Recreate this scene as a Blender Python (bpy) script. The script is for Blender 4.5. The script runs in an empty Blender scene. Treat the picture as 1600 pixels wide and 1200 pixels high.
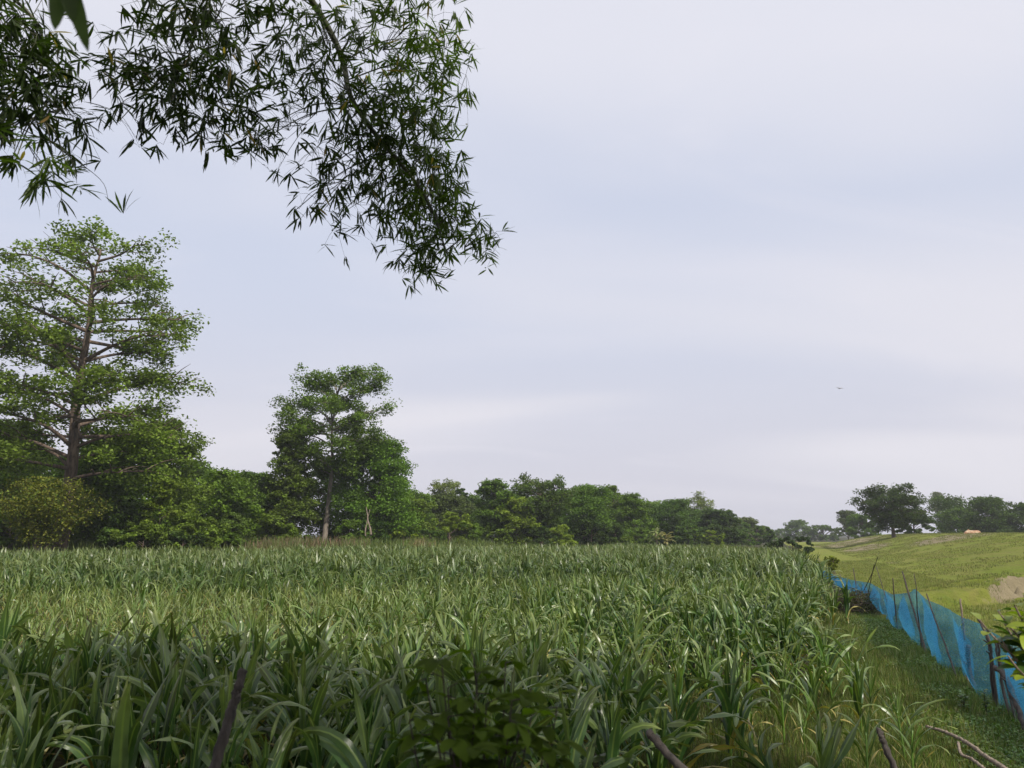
import bpy, math
import numpy as np
from mathutils import Vector
C = bpy.context.scene.collection
SC = bpy.context.scene
R = math.radians
PI = math.pi

# ------------------------------------------------------------ camera, sky, sun, exposure
CAMZ = 2.5
PITCH = R(11.06)
F = 1202.0                      # focal length in pixels of the 1600 px wide photograph
cam_d = bpy.data.cameras.new('camera'); cam = bpy.data.objects.new('camera', cam_d); C.objects.link(cam)
cam.location = (0, 0, CAMZ); cam.rotation_euler = (PI/2 + PITCH, 0, 0)
cam_d.sensor_width = 36; cam_d.lens = 36*F/1600
cam_d.clip_start = 0.05; cam_d.clip_end = 6000
cam_d.dof.use_dof = True; cam_d.dof.focus_distance = 22; cam_d.dof.aperture_fstop = 5
SC.camera = cam

SUN_DIR = Vector((0.44, -0.56, 0.68)).normalized()      # from the scene towards the sun
sun_el = math.asin(SUN_DIR.z); sun_az = math.atan2(SUN_DIR.x, SUN_DIR.y)
sd = bpy.data.lights.new('sun', 'SUN'); sd.energy = 5.0; sd.angle = R(1.2); sd.color = (1, .93, .82)
so = bpy.data.objects.new('sun', sd); C.objects.link(so)
so.rotation_euler = SUN_DIR.to_track_quat('Z', 'Y').to_euler(); so.location = (30, -30, 60)

W = bpy.data.worlds.new("World"); SC.world = W; W.use_nodes = True
nt = W.node_tree; N = nt.nodes; L = nt.links; N.clear()
def wn(t, **k):
    n = N.new(t)
    for a, b in k.items(): setattr(n, a, b)
    return n
sky = wn('ShaderNodeTexSky', sky_type='NISHITA', sun_disc=False)
sky.sun_elevation = sun_el; sky.sun_rotation = sun_az; sky.dust_density = 3; sky.air_density = 1.2
skm = wn('ShaderNodeVectorMath', operation='SCALE'); skm.inputs[3].default_value = 0.10
L.new(sky.outputs[0], skm.inputs[0])
tc = wn('ShaderNodeTexCoord')
sep = wn('ShaderNodeSeparateXYZ'); L.new(tc.outputs['Generated'], sep.inputs[0])
# clouds are looked up on a flat layer overhead: direction / height
mx = wn('ShaderNodeMath', operation='ADD'); mx.inputs[1].default_value = 0.22; L.new(sep.outputs[2], mx.inputs[0])
mm = wn('ShaderNodeMath', operation='MAXIMUM'); mm.inputs[1].default_value = 0.12; L.new(mx.outputs[0], mm.inputs[0])
dv = wn('ShaderNodeCombineXYZ')
for i in (0, 1):
    q = wn('ShaderNodeMath', operation='DIVIDE'); L.new(sep.outputs[i], q.inputs[0]); L.new(mm.outputs[0], q.inputs[1]); L.new(q.outputs[0], dv.inputs[i])
def cloud(scale, detail, loc, rot, sc, lo, hi, rough=.5, dist=0.6):
    mp = wn('ShaderNodeMapping'); mp.inputs[1].default_value = loc; mp.inputs[2].default_value = rot; mp.inputs[3].default_value = sc
    L.new(dv.outputs[0], mp.inputs[0])
    n = wn('ShaderNodeTexNoise'); n.inputs['Scale'].default_value = scale; n.inputs['Detail'].default_value = detail
    n.inputs['Roughness'].default_value = rough; n.inputs['Distortion'].default_value = dist
    L.new(mp.outputs[0], n.inputs[0])
    r = wn('ShaderNodeMapRange', interpolation_type='SMOOTHSTEP'); r.inputs[1].default_value = lo; r.inputs[2].default_value = hi
    L.new(n.outputs[0], r.inputs[0]); return r.outputs[0]
veil = wn('ShaderNodeMix', data_type='RGBA'); veil.inputs[0].default_value = 0.86
L.new(skm.outputs[0], veil.inputs[6]); veil.inputs[7].default_value = (.635, .675, .81, 1)
# horizon band turns to a pale lavender grey
hb = wn('ShaderNodeMapRange', interpolation_type='SMOOTHSTEP'); hb.inputs[1].default_value = .36; hb.inputs[2].default_value = .02
hb.inputs[3].default_value = 0; hb.inputs[4].default_value = .8
L.new(sep.outputs[2], hb.inputs[0])
m2 = wn('ShaderNodeMix', data_type='RGBA'); L.new(hb.outputs[0], m2.inputs[0]); L.new(veil.outputs[2], m2.inputs[6]); m2.inputs[7].default_value = (.635, .62, .69, 1)
tz = cloud(1.1, 3, (4.0, 2.0, 0), (0, 0, .2), (.6, 1.2, 1), .2, .8)
ta = wn('ShaderNodeMath', operation='MULTIPLY_ADD'); ta.inputs[1].default_value = .16; L.new(tz, ta.inputs[0]); L.new(sep.outputs[2], ta.inputs[2])
tb = wn('ShaderNodeMapRange', interpolation_type='SMOOTHSTEP'); tb.inputs[1].default_value = .46; tb.inputs[2].default_value = .64; tb.inputs[4].default_value = .85; L.new(ta.outputs[0], tb.inputs[0])
m2b = wn('ShaderNodeMix', data_type='RGBA'); L.new(tb.outputs[0], m2b.inputs[0]); L.new(m2.outputs[2], m2b.inputs[6]); m2b.inputs[7].default_value = (.73, .735, .81, 1)
m2 = m2b
c1 = cloud(.62, 2.5, (2.3, 1.1, 0), (0, 0, .35), (.55, 1.35, 1), .40, .66)
m3 = wn('ShaderNodeMix', data_type='RGBA'); k1 = wn('ShaderNodeMath', operation='MULTIPLY'); k1.inputs[1].default_value = .75
L.new(c1, k1.inputs[0]); L.new(k1.outputs[0], m3.inputs[0]); L.new(m2.outputs[2], m3.inputs[6]); m3.inputs[7].default_value = (.765, .75, .80, 1)
c2 = cloud(1.9, 6, (7.1, 3.3, 0), (0, 0, -.2), (.5, 1.3, 1), .48, .8, .55, 1.0)
m4 = wn('ShaderNodeMix', data_type='RGBA'); k2 = wn('ShaderNodeMath', operation='MULTIPLY'); k2.inputs[1].default_value = .22
L.new(c2, k2.inputs[0]); L.new(k2.outputs[0], m4.inputs[0]); L.new(m3.outputs[2], m4.inputs[6]); m4.inputs[7].default_value = (.80, .78, .84, 1)
bg = wn('ShaderNodeBackground'); bg.inputs[1].default_value = 1.09; L.new(m4.outputs[2], bg.inputs[0])
wo = wn('ShaderNodeOutputWorld'); L.new(bg.outputs[0], wo.inputs[0])

SC.view_settings.view_transform = 'Standard'; SC.view_settings.look = 'None'
SC.view_settings.exposure = 0; SC.view_settings.gamma = 1
SC.render.engine = 'CYCLES'
SC.cycles.max_bounces = 6; SC.cycles.diffuse_bounces = 3; SC.cycles.glossy_bounces = 2
SC.cycles.transmission_bounces = 4; SC.cycles.transparent_max_bounces = 8; SC.cycles.volume_bounces = 1
SC.cycles.use_denoising = True
SC.cycles.sample_clamp_indirect = 4

# ------------------------------------------------------------ helpers
cp, sp_ = math.cos(PITCH), math.sin(PITCH)
def ray(px, py):
    r = (px-800)/F; u = (600-py)/F
    return np.array([r, cp-u*sp_, sp_+u*cp])
def at(px, py, Y):
    """point of the world at distance Y seen at a pixel of the photograph"""
    d = ray(px, py); return np.array([0, 0, CAMZ]) + d*(Y/d[1])
FS = 0.33                       # the field edge, the fence and the bank all run along X = FS*Y
FENCE = 3.2
def on_fence(px, py, s=FENCE):
    d = ray(px, py); t = s/(d[0]-FS*d[1]); return np.array([0, 0, CAMZ]) + d*t
def sstep(a, b, x):
    t = np.clip((np.asarray(x, float)-a)/(b-a), 0, 1); return t*t*(3-2*t)
def vnoise(x, y, seed=0):
    """smooth value noise, 0..1"""
    x = np.asarray(x, float); y = np.asarray(y, float)
    xi = np.floor(x).astype(np.int64); yi = np.floor(y).astype(np.int64); fx = x-xi; fy = y-yi
    fx = fx*fx*(3-2*fx); fy = fy*fy*(3-2*fy)
    def h(a, b):
        n = (a*374761393 + b*668265263 + seed*974711) & 0x7fffffff
        n = ((n ^ (n >> 13))*1274126177) & 0x7fffffff
        return ((n ^ (n >> 16)) & 0xffff)/65535.0
    return (h(xi, yi)*(1-fx)+h(xi+1, yi)*fx)*(1-fy)+(h(xi, yi+1)*(1-fx)+h(xi+1, yi+1)*fx)*fy
def fbm(x, y, o=3, seed=0):
    s = 0; a = .5; t = 0
    for i in range(o): s = s+a*vnoise(x*2**i, y*2**i, seed+i*17); t += a; a *= .5
    return s/t

def ground_z(X, Y):
    X = np.asarray(X, float); Y = np.asarray(Y, float)
    z = 1.0*(1-sstep(.8, 5.6, Y+.25*np.abs(X-1)))                     # the mound the photographer stands on
    z = z+.05*(fbm(X*.8, Y*.8, 3, 5)-.5)
    z = z+.45*np.exp(-((Y-150)/22)**2-((X-47)/14)**2)
    fe = 57+np.clip(X+34, 0, 90)*.62
    z = z+.95*sstep(fe, fe+5, Y)*sstep(6, -6, X)*sstep(400, 200, Y)
    return z
def bank_z(s, Y):
    s = np.asarray(s, float); Y = np.asarray(Y, float)
    toe = 8.4+.6*np.sin(Y*.05)+.3*np.sin(Y*.13+1)
    h = 2.60+.04*np.sin(Y*.045+2)+.05*(fbm(Y*.11, s*.05, 3, 9)-.5)*2
    z = h*(.62*sstep(toe-1, toe+18.5, s)+.38*sstep(toe, toe+15, s))
    z = z-1.7*sstep(29, 37, s)
    z = z*(1-sstep(165, 225, Y+ (s-8)*.3))
    # eroded cut near the toe
    cut = np.exp(-((s-9.9-.05*(Y-24))/1.0)**2)*sstep(37, 31, Y)*sstep(10, 17, Y)
    z = z+.0*cut
    z = z+.10*(fbm(s*.35, Y*.22, 4, 31)-.5)*sstep(8, 11, s) + .07*(fbm(s*1.3, Y*.5, 3, 41)-.5)*sstep(8, 11, s)
    return z

# --- mesh building with numpy
def mesh_obj(name, V, Q, mat, parent=None, col=None, smooth=False, T=None, uv=None, loc=None):
    me = bpy.data.meshes.new(name)
    V = np.asarray(V, np.float32); nq = 0 if Q is None else len(Q); ntq = 0 if T is None else len(T)
    idx = []; starts = []
    if nq: idx.append(np.asarray(Q, np.int32).ravel()); starts.append(np.arange(nq)*4)
    if ntq: idx.append(np.asarray(T, np.int32).ravel()); starts.append(nq*4+np.arange(ntq)*3)
    idx = np.concatenate(idx); starts = np.concatenate(starts).astype(np.int32)
    me.vertices.add(len(V)); me.vertices.foreach_set('co', V.ravel())
    me.loops.add(len(idx)); me.loops.foreach_set('vertex_index', idx)
    me.polygons.add(nq+ntq); me.polygons.foreach_set('loop_start', starts)
    if smooth: me.polygons.foreach_set('use_smooth', np.ones(nq+ntq, bool))
    if col is not None:
        a = me.color_attributes.new('col', 'FLOAT_COLOR', 'POINT')
        c = np.ones((len(V), 4), np.float32); c[:, :col.shape[1]] = col; a.data.foreach_set('color', c.ravel())
    me.update(calc_edges=True); me.validate()
    me.materials.append(mat)
    o = bpy.data.objects.new(name, me); C.objects.link(o)
    if parent: o.parent = parent
    if loc is not None: o.location = loc
    return o
def tag(o, label=None, cat=None, group=None, kind=None):
    for k, v in (('label', label), ('category', cat), ('group', group), ('kind', kind)):
        if v: o[k] = v
    return o
def empty(name, loc, label, cat, group=None, rz=0):
    o = bpy.data.objects.new(name, None); C.objects.link(o); o.location = loc; o.rotation_euler = (0, 0, rz)
    o.empty_display_size = .3
    return tag(o, label, cat, group)

class MB:
    def __init__(s): s.v = []; s.q = []; s.t = []; s.c = []; s.n = 0
    def add(s, V, Q=None, T=None, col=None):
        V = np.asarray(V, float).reshape(-1, 3)
        if Q is not None and len(Q): s.q.append(np.asarray(Q)+s.n)
        if T is not None and len(T): s.t.append(np.asarray(T)+s.n)
        s.v.append(V)
        if col is None: col = np.ones(3)
        col = np.asarray(col, float)
        s.c.append(np.broadcast_to(col, (len(V), col.shape[-1])) if col.ndim == 1 else col)
        s.n += len(V)
    def build(s, name, mat, parent=None, smooth=False, off=None):
        V = np.concatenate(s.v)
        if off is not None: V = V-np.asarray(off)
        return mesh_obj(name, V, np.concatenate(s.q) if s.q else None, mat, parent, np.concatenate(s.c), smooth,
                        np.concatenate(s.t) if s.t else None)

def tube(mb, P, rad, n=8, col=(1, 1, 1), wob=0, rng=None, cap=True):
    P = np.asarray(P, float); k = len(P); rad = np.broadcast_to(np.asarray(rad, float), (k,))
    T = np.gradient(P, axis=0); T /= np.linalg.norm(T, axis=1)[:, None]+1e-9
    ref = np.array([0, 0, 1.]) if abs(T[0][2]) < .9 else np.array([1., 0, 0])
    A = np.cross(T, ref); A /= np.linalg.norm(A, axis=1)[:, None]+1e-9; B = np.cross(T, A)
    th = np.arange(n)*2*PI/n
    rr = rad[:, None]*np.ones(n)[None]
    if wob and rng is not None: rr = rr*(1+wob*(rng.random((k, n))-.5)*2)
    V = P[:, None]+rr[..., None]*(np.cos(th)[None, :, None]*A[:, None]+np.sin(th)[None, :, None]*B[:, None])
    V = V.reshape(-1, 3)
    i = np.arange(k-1)[:, None]*n; j = np.arange(n)[None]; j2 = (j+1) % n
    Q = np.stack([i+j, i+j2, i+n+j2, i+n+j], -1).reshape(-1, 4)
    Tr = None
    if cap:
        V = np.vstack([V, P[-1]+T[-1]*rad[-1]*.3, P[0]]); e = (k-1)*n; a = np.arange(n)
        Tr = np.vstack([np.stack([e+a, e+(a+1) % n, np.full(n, k*n)], -1), np.stack([(a+1) % n, a, np.full(n, k*n+1)], -1)])
    mb.add(V, Q, Tr, col=np.asarray(col, float))

def curve(P, n=12):
    """smooth polyline through control points (Catmull-Rom)"""
    P = np.asarray(P, float); P = np.vstack([2*P[0]-P[1], P, 2*P[-1]-P[-2]]); out = []
    for i in range(1, len(P)-2):
        for t in np.linspace(0, 1, n, endpoint=False):
            out.append(.5*((2*P[i])+(-P[i-1]+P[i+1])*t+(2*P[i-1]-5*P[i]+4*P[i+1]-P[i+2])*t*t+(-P[i-1]+3*P[i]-3*P[i+1]+P[i+2])*t**3))
    out.append(P[-2]); return np.array(out)

def unit(v): return v/(np.linalg.norm(v, axis=-1, keepdims=True)+1e-9)
def leaf_quads(cen, length, width, rng, up=.3, d=None, fold=.0):
    """diamond leaves at cen"""
    n = len(cen)
    if d is None: d = rng.normal(size=(n, 3)); d[:, 2] *= .55
    d = unit(d); nn = rng.normal(size=(n, 3)); nn[:, 2] = np.abs(nn[:, 2])+up*2
    s = unit(np.cross(d, nn)); length = np.broadcast_to(length, (n,))[:, None]; width = np.broadcast_to(width, (n,))[:, None]
    up_ = unit(np.cross(s, d))
    a = cen-d*length*.5; b = cen+s*width*.5+up_*width*fold-d*length*.08; c = cen+d*length*.5; e = cen-s*width*.5+up_*width*fold-d*length*.08
    V = np.stack([a, b, c, e], 1).reshape(-1, 3)
    return V, np.arange(n*4).reshape(-1, 4)

# ------------------------------------------------------------ materials
def mat(name):
    m = bpy.data.materials.new(name); m.use_nodes = True; nt = m.node_tree; nt.nodes.clear(); return m, nt
def nd(nt, t, ins=None, **k):
    n = nt.nodes.new(t)
    for a, b in k.items(): setattr(n, a, b)
    for a, b in (ins or {}).items():
        if isinstance(b, bpy.types.NodeSocket): nt.links.new(b, n.inputs[a])
        else: n.inputs[a].default_value = b
    return n
def leaf_mat(name, rough=.5, spec=.3, trans=.25, tint=(1, 1, 1), tcol=(1.25, 1.35, .5), randv=0.0, noise=.25, nscale=3, gain=1.0):
    m, t = mat(name)
    a = nd(t, 'ShaderNodeAttribute', attribute_name='col')
    tc = nd(t, 'ShaderNodeNewGeometry')
    no = nd(t, 'ShaderNodeTexNoise', {0: tc.outputs['Position'], 'Scale': nscale, 'Detail': 2})
    mr = nd(t, 'ShaderNodeMapRange', {0: no.outputs[0], 1: .3, 2: .7, 3: (1-noise)*gain, 4: (1+noise)*gain})
    v = nd(t, 'ShaderNodeVectorMath', {0: a.outputs['Color'], 'Scale': mr.outputs[0]}, operation='SCALE')
    v2 = nd(t, 'ShaderNodeVectorMath', {0: v.outputs[0], 1: tint}, operation='MULTIPLY')
    out = v2.outputs[0]
    if randv:
        oi = nd(t, 'ShaderNodeObjectInfo')
        mr2 = nd(t, 'ShaderNodeMapRange', {0: oi.outputs['Random'], 3: 1-randv, 4: 1+randv})
        out = nd(t, 'ShaderNodeVectorMath', {0: out, 'Scale': mr2.outputs[0]}, operation='SCALE').outputs[0]
    p = nd(t, 'ShaderNodeBsdfPrincipled', {'Base Color': out, 'Roughness': rough, 'Specular IOR Level': spec})
    tv = nd(t, 'ShaderNodeVectorMath', {0: out, 1: tcol}, operation='MULTIPLY')
    tr = nd(t, 'ShaderNodeBsdfTranslucent', {0: tv.outputs[0]})
    mx = nd(t, 'ShaderNodeMixShader', {0: trans, 1: p.outputs[0], 2: tr.outputs[0]})
    nd(t, 'ShaderNodeOutputMaterial', {0: mx.outputs[0]}); return m
def bark_mat(name, c1, c2, scale=6, stretch=.25, rough=.85):
    m, t = mat(name)
    g = nd(t, 'ShaderNodeTexCoord'); mp = nd(t, 'ShaderNodeMapping', {0: g.outputs['Object'], 3: (1, 1, stretch)})
    no = nd(t, 'ShaderNodeTexNoise', {0: mp.outputs[0], 'Scale': scale, 'Detail': 6, 'Roughness': .65})
    cr = nd(t, 'ShaderNodeMapRange', {0: no.outputs[0], 1: .35, 2: .65})
    mx = nd(t, 'ShaderNodeMix', {0: cr.outputs[0], 6: (*c1, 1), 7: (*c2, 1)}, data_type='RGBA')
    b = nd(t, 'ShaderNodeBump', {'Height': no.outputs[0], 'Strength': .6, 'Distance': .02})
    p = nd(t, 'ShaderNodeBsdfPrincipled', {'Base Color': mx.outputs[2], 'Roughness': rough, 'Normal': b.outputs[0]})
    nd(t, 'ShaderNodeOutputMaterial', {0: p.outputs[0]}); return m

M_leaf = leaf_mat('tree_leaf', .6, .18, .34, tint=(1.22, 1.22, .95))
M_corn = leaf_mat('maize_leaf', .33, .42, .22, tint=(.98, 1.06, .80), tcol=(1.3, 1.5, .4), randv=.12, noise=.12, nscale=9)
M_cornfar = leaf_mat('maize_leaf_far', .36, .36, .22, tint=(.93, 1.03, .80), tcol=(1.3, 1.5, .4), noise=.12, nscale=2)
M_bamboo = leaf_mat('bamboo_leaf', .5, .3, .40, tcol=(1.1, 1.4, .4), noise=.2, nscale=2)
M_dullshrub = leaf_mat('dull_shrub_leaf', .7, .06, .42, tcol=(1.2, 1.5, .3), noise=.2, nscale=14)
M_grass = leaf_mat('grass_blade', .5, .3, .2, noise=.3, nscale=.7)
M_shrub = leaf_mat('shrub_leaf', .45, .4, .3, tcol=(1.2, 1.5, .3), noise=.2, nscale=14)
M_bark = bark_mat('brown_bark', (.05, .035, .026), (.16, .115, .085))
M_stakebark = bark_mat('stake_bark', (.018, .015, .013), (.085, .070, .058), 28, .15)
M_greybark = bark_mat('grey_bark', (.10, .085, .07), (.27, .23, .185))
M_stake = bark_mat('stake_wood', (.014, .010, .009), (.07, .048, .04), 22, .2)
M_stick = bark_mat('pale_stick', (.10, .075, .055), (.27, .21, .16), 30, .3)
M_palestick = bark_mat('pale_fallen_stick', (.13, .10, .075), (.30, .235, .18), 30, .3)
M_deadwood = bark_mat('dead_wood', (.10, .08, .06), (.32, .26, .20), 10, .3)
M_culm = bark_mat('bamboo_culm', (.03, .035, .012), (.07, .075, .03), 8, .1, .5)

def soil_material():
    m, t = mat('field_ground')
    g = nd(t, 'ShaderNodeNewGeometry')
    n1 = nd(t, 'ShaderNodeTexNoise', {0: g.outputs['Position'], 'Scale': .35, 'Detail': 8, 'Roughness': .6})
    n2 = nd(t, 'ShaderNodeTexNoise', {0: g.outputs['Position'], 'Scale': 9, 'Detail': 5, 'Roughness': .7})
    r1 = nd(t, 'ShaderNodeMapRange', {0: n1.outputs[0], 1: .4, 2: .6})
    r2 = nd(t, 'ShaderNodeMapRange', {0: n2.outputs[0], 1: .3, 2: .7})
    a = nd(t, 'ShaderNodeMix', {0: r2.outputs[0], 6: (.020, .026, .009, 1), 7: (.05, .062, .02, 1)}, data_type='RGBA')
    b = nd(t, 'ShaderNodeMix', {0: r2.outputs[0], 6: (.026, .021, .012, 1), 7: (.06, .05, .028, 1)}, data_type='RGBA')
    c = nd(t, 'ShaderNodeMix', {0: r1.outputs[0], 6: a.outputs[2], 7: b.outputs[2]}, data_type='RGBA')
    bp = nd(t, 'ShaderNodeBump', {'Height': n2.outputs[0], 'Strength': .8, 'Distance': .05})
    p = nd(t, 'ShaderNodeBsdfPrincipled', {'Base Color': c.outputs[2], 'Roughness': .95, 'Specular IOR Level': .1, 'Normal': bp.outputs[0]})
    nd(t, 'ShaderNodeOutputMaterial', {0: p.outputs[0]}); return m
def bank_material():
    """grass with olive and brown patches; col.r = bare sandy soil, col.g = dark weeds"""
    m, t = mat('bank_grass')
    g = nd(t, 'ShaderNodeNewGeometry'); a = nd(t, 'ShaderNodeAttribute', attribute_name='col'); sp = nd(t, 'ShaderNodeSeparateColor', {0: a.outputs['Color']})
    mp = nd(t, 'ShaderNodeMapping', {0: g.outputs['Position'], 2: (0, 0, R(-18.3)), 3: (1.0, .28, 1)})
    mp2 = nd(t, 'ShaderNodeMapping', {0: g.outputs['Position'], 2: (0, 0, R(22)), 3: (1.6, .35, 1)})
    n0 = nd(t, 'ShaderNodeTexNoise', {0: g.outputs['Position'], 'Scale': .09, 'Detail': 5, 'Roughness': .6})
    n1 = nd(t, 'ShaderNodeTexNoise', {0: mp2.outputs[0], 'Scale': .55, 'Detail': 9, 'Roughness': .68})
    n2 = nd(t, 'ShaderNodeTexNoise', {0: g.outputs['Position'], 'Scale': 3.1, 'Detail': 8, 'Roughness': .75})
    n3 = nd(t, 'ShaderNodeTexNoise', {0: mp.outputs[0], 'Scale': 1.1, 'Detail': 5, 'Roughness': .6})
    r0 = nd(t, 'ShaderNodeMapRange', {0: n0.outputs[0], 1: .38, 2: .62})
    c0 = nd(t, 'ShaderNodeMix', {0: r0.outputs[0], 6: (.145, .190, .022, 1), 7: (.175, .205, .032, 1)}, data_type='RGBA')
    r1 = nd(t, 'ShaderNodeMapRange', {0: n1.outputs[0], 1: .42, 2: .64})
    c1 = nd(t, 'ShaderNodeMix', {0: r1.outputs[0], 6: c0.outputs[2], 7: (.195, .190, .052, 1)}, data_type='RGBA')
    r2 = nd(t, 'ShaderNodeMapRange', {0: n2.outputs[0], 1: .32, 2: .55, 3: .55, 4: 0})
    c2 = nd(t, 'ShaderNodeMix', {0: r2.outputs[0], 6: c1.outputs[2], 7: (.065, .085, .016, 1)}, data_type='RGBA')
    r3 = nd(t, 'ShaderNodeMapRange', {0: n3.outputs[0], 1: .60, 2: .70, 3: 0, 4: .55})
    c3 = nd(t, 'ShaderNodeMix', {0: r3.outputs[0], 6: c2.outputs[2], 7: (.06, .08, .016, 1)}, data_type='RGBA')
    # weeds
    wa = nd(t, 'ShaderNodeMath', {0: sp.outputs[1], 1: n2.outputs[0]}, operation='ADD')
    wr = nd(t, 'ShaderNodeMapRange', {0: wa.outputs[0], 1: .85, 2: 1.15, 3: 0, 4: .85})
    c4 = nd(t, 'ShaderNodeMix', {0: wr.outputs[0], 6: c3.outputs[2], 7: (.06, .115, .022, 1)}, data_type='RGBA')
    # bare soil
    n4 = nd(t, 'ShaderNodeTexNoise', {0: g.outputs['Position'], 'Scale': 1.8, 'Detail': 8, 'Roughness': .7})
    so = nd(t, 'ShaderNodeMix', {0: n4.outputs[0], 6: (.11, .09, .052, 1), 7: (.34, .29, .19, 1)}, data_type='RGBA')
    sa = nd(t, 'ShaderNodeMath', {0: sp.outputs[0], 1: n4.outputs[0]}, operation='ADD')
    sr = nd(t, 'ShaderNodeMapRange', {0: sa.outputs[0], 1: .80, 2: .98})
    c5 = nd(t, 'ShaderNodeMix', {0: sr.outputs[0], 6: c4.outputs[2], 7: so.outputs[2]}, data_type='RGBA')
    h = nd(t, 'ShaderNodeMath', {0: n2.outputs[0], 1: n1.outputs[0]}, operation='ADD')
    bp = nd(t, 'ShaderNodeBump', {'Height': h.outputs[0], 'Strength': .9, 'Distance': .18})
    p = nd(t, 'ShaderNodeBsdfPrincipled', {'Base Color': c5.outputs[2], 'Roughness': .95, 'Specular IOR Level': .1, 'Normal': bp.outputs[0]})
    nd(t, 'ShaderNodeOutputMaterial', {0: p.outputs[0]}); return m

# ------------------------------------------------------------ ground and bank
rng = np.random.default_rng(7)
def grid(xs, ys, zf):
    X, Y = np.meshgrid(xs, ys); V = np.stack([X, Y, zf(X, Y)], -1).reshape(-1, 3)
    nx, ny = len(xs), len(ys); i = np.arange(ny-1)[:, None]*nx+np.arange(nx-1)[None]
    return V, np.stack([i, i+1, i+nx+1, i+nx], -1).reshape(-1, 4)
xs = np.concatenate([np.linspace(-2500, -120, 20), np.linspace(-110, -16, 48), np.linspace(-15, 26, 110), np.linspace(27, 130, 52), np.linspace(150, 2500, 20)])
ys = np.concatenate([np.linspace(-400, -12, 12), np.linspace(-10, 30, 110), np.linspace(31, 240, 105), np.linspace(260, 4500, 24)])
V, Q = grid(xs, ys, ground_z)
ground = mesh_obj('ground', V, Q, soil_material(), smooth=True); tag(ground, kind='structure')

ss = np.concatenate([np.linspace(3.3, 16, 76), np.linspace(16.2, 44, 90)])
yy = np.concatenate([np.linspace(2, 24, 60), np.linspace(24.2, 39, 130), np.linspace(39.3, 60, 80), np.linspace(60.5, 260, 260)])
S, Y = np.meshgrid(ss, yy)
# the little eroded scarp by the toe, seen at the right edge of the photograph
def scarp_line(S, Y):
    c = 6.7+.62*(Y-27)+.30*np.sin(Y*1.3)+.18*np.sin(Y*3.1)
    return c+1.0*(fbm(Y*1.6, S*1.1, 4, 91)-.5), sstep(38, 34, Y)*sstep(26.8, 29.5, Y)
def bank_surface(S, Y):
    """the bank and the pasture at its foot, with the eroded scarp by the toe"""
    sc_c, scm = scarp_line(S, Y)
    Zg_ = ground_z(S+FS*Y, Y)+.02-.2*sstep(3.6, 3.3, S)-.2*sstep(4.5, 2.2, Y)
    Zm = np.maximum(np.where(S < 8.2, -9, bank_z(S, Y)+.01), Zg_)
    st = (.58+.7*(fbm(Y*.9, S*.2, 3, 93)-.5))*scm*sstep(-.12, .30, sc_c-S)*(1-sstep(.6, 6, sc_c-S))
    return Zm+st+.26*scm*(fbm(S*2.6, Y*2.6, 4, 92)-.5)*np.exp(-((S-sc_c)/.9)**2)
sc_c, scm = scarp_line(S, Y)
Z = bank_surface(S, Y)
bare = scm*np.exp(-np.abs((S-sc_c+.05)/.36)**4)*sstep(27.6, 29.5, Y)*(.30+.95*fbm(S*1.4, Y*1.9, 3, 94))
for px, py, Yd, wy, wsd, k in ((1322, 838.5, 150, 18, 7.0, 1.0), (1352, 837.5, 110, 10, 3.5, .85), (1485, 835.5, 88, 9, 4.5, 1.0), (1455, 842, 84, 4, 2.0, .5), (1395, 858, 66, 2.2, .8, .45), (1500, 833, 96, 4, 4, .6)):
    p = at(px, py, Yd); s0 = p[0]-FS*p[1]
    bare = np.maximum(bare, k*np.exp(-((S-s0)/wsd)**2-((Y-Yd)/wy)**2))
bare = bare + .3*np.exp(-((S-8.6)/.5)**2)*sstep(45, 30, Y)*sstep(12, 20, Y)
Z = Z-.12*bare*sstep(60, 80, Y)+.45*bare*sstep(60, 80, Y)*(fbm(S*1.5, Y*.6, 3, 77)-.3)
weed = np.zeros_like(S)
for px, py, Yd, wy, wsd, k in ((1345, 857, 72, 3, 1.2, .6), (1322, 859, 75, 3, 1., .5), (1310, 870, 62, 3, 1.0, .5), (1560, 893, 34, 5, 1.6, .45), (1480, 925, 28, 4, 1.0, .4), (1540, 905, 34, 5, 1.0, .45), (1450, 840, 80, 4, 2, .3)):
    p = at(px, py, Yd); s0 = p[0]-FS*p[1]
    weed = np.maximum(weed, k*np.exp(-((S-s0)/wsd)**2-((Y-Yd)/wy)**2))
Z[S > 43] = -.3
V = np.stack([S+FS*Y, Y, Z], -1).reshape(-1, 3)
nx, ny = len(ss), len(yy); i = np.arange(ny-1)[:, None]*nx+np.arange(nx-1)[None]
Qb = np.stack([i, i+1, i+nx+1, i+nx], -1).reshape(-1, 4)
bank = mesh_obj('embankment', V, Qb, bank_material(), col=np.stack([bare.ravel(), weed.ravel(), 0*weed.ravel()], 1), smooth=True); tag(bank, kind='structure')
def bank_at(s, Y): return bank_z(s, Y)+.01
def surf(X, Y):
    s = X-FS*Y
    return np.where((s > 8) & (s < 43) & (Y < 250), np.maximum(bank_z(s, Y), ground_z(X, Y)), ground_z(X, Y))

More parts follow.
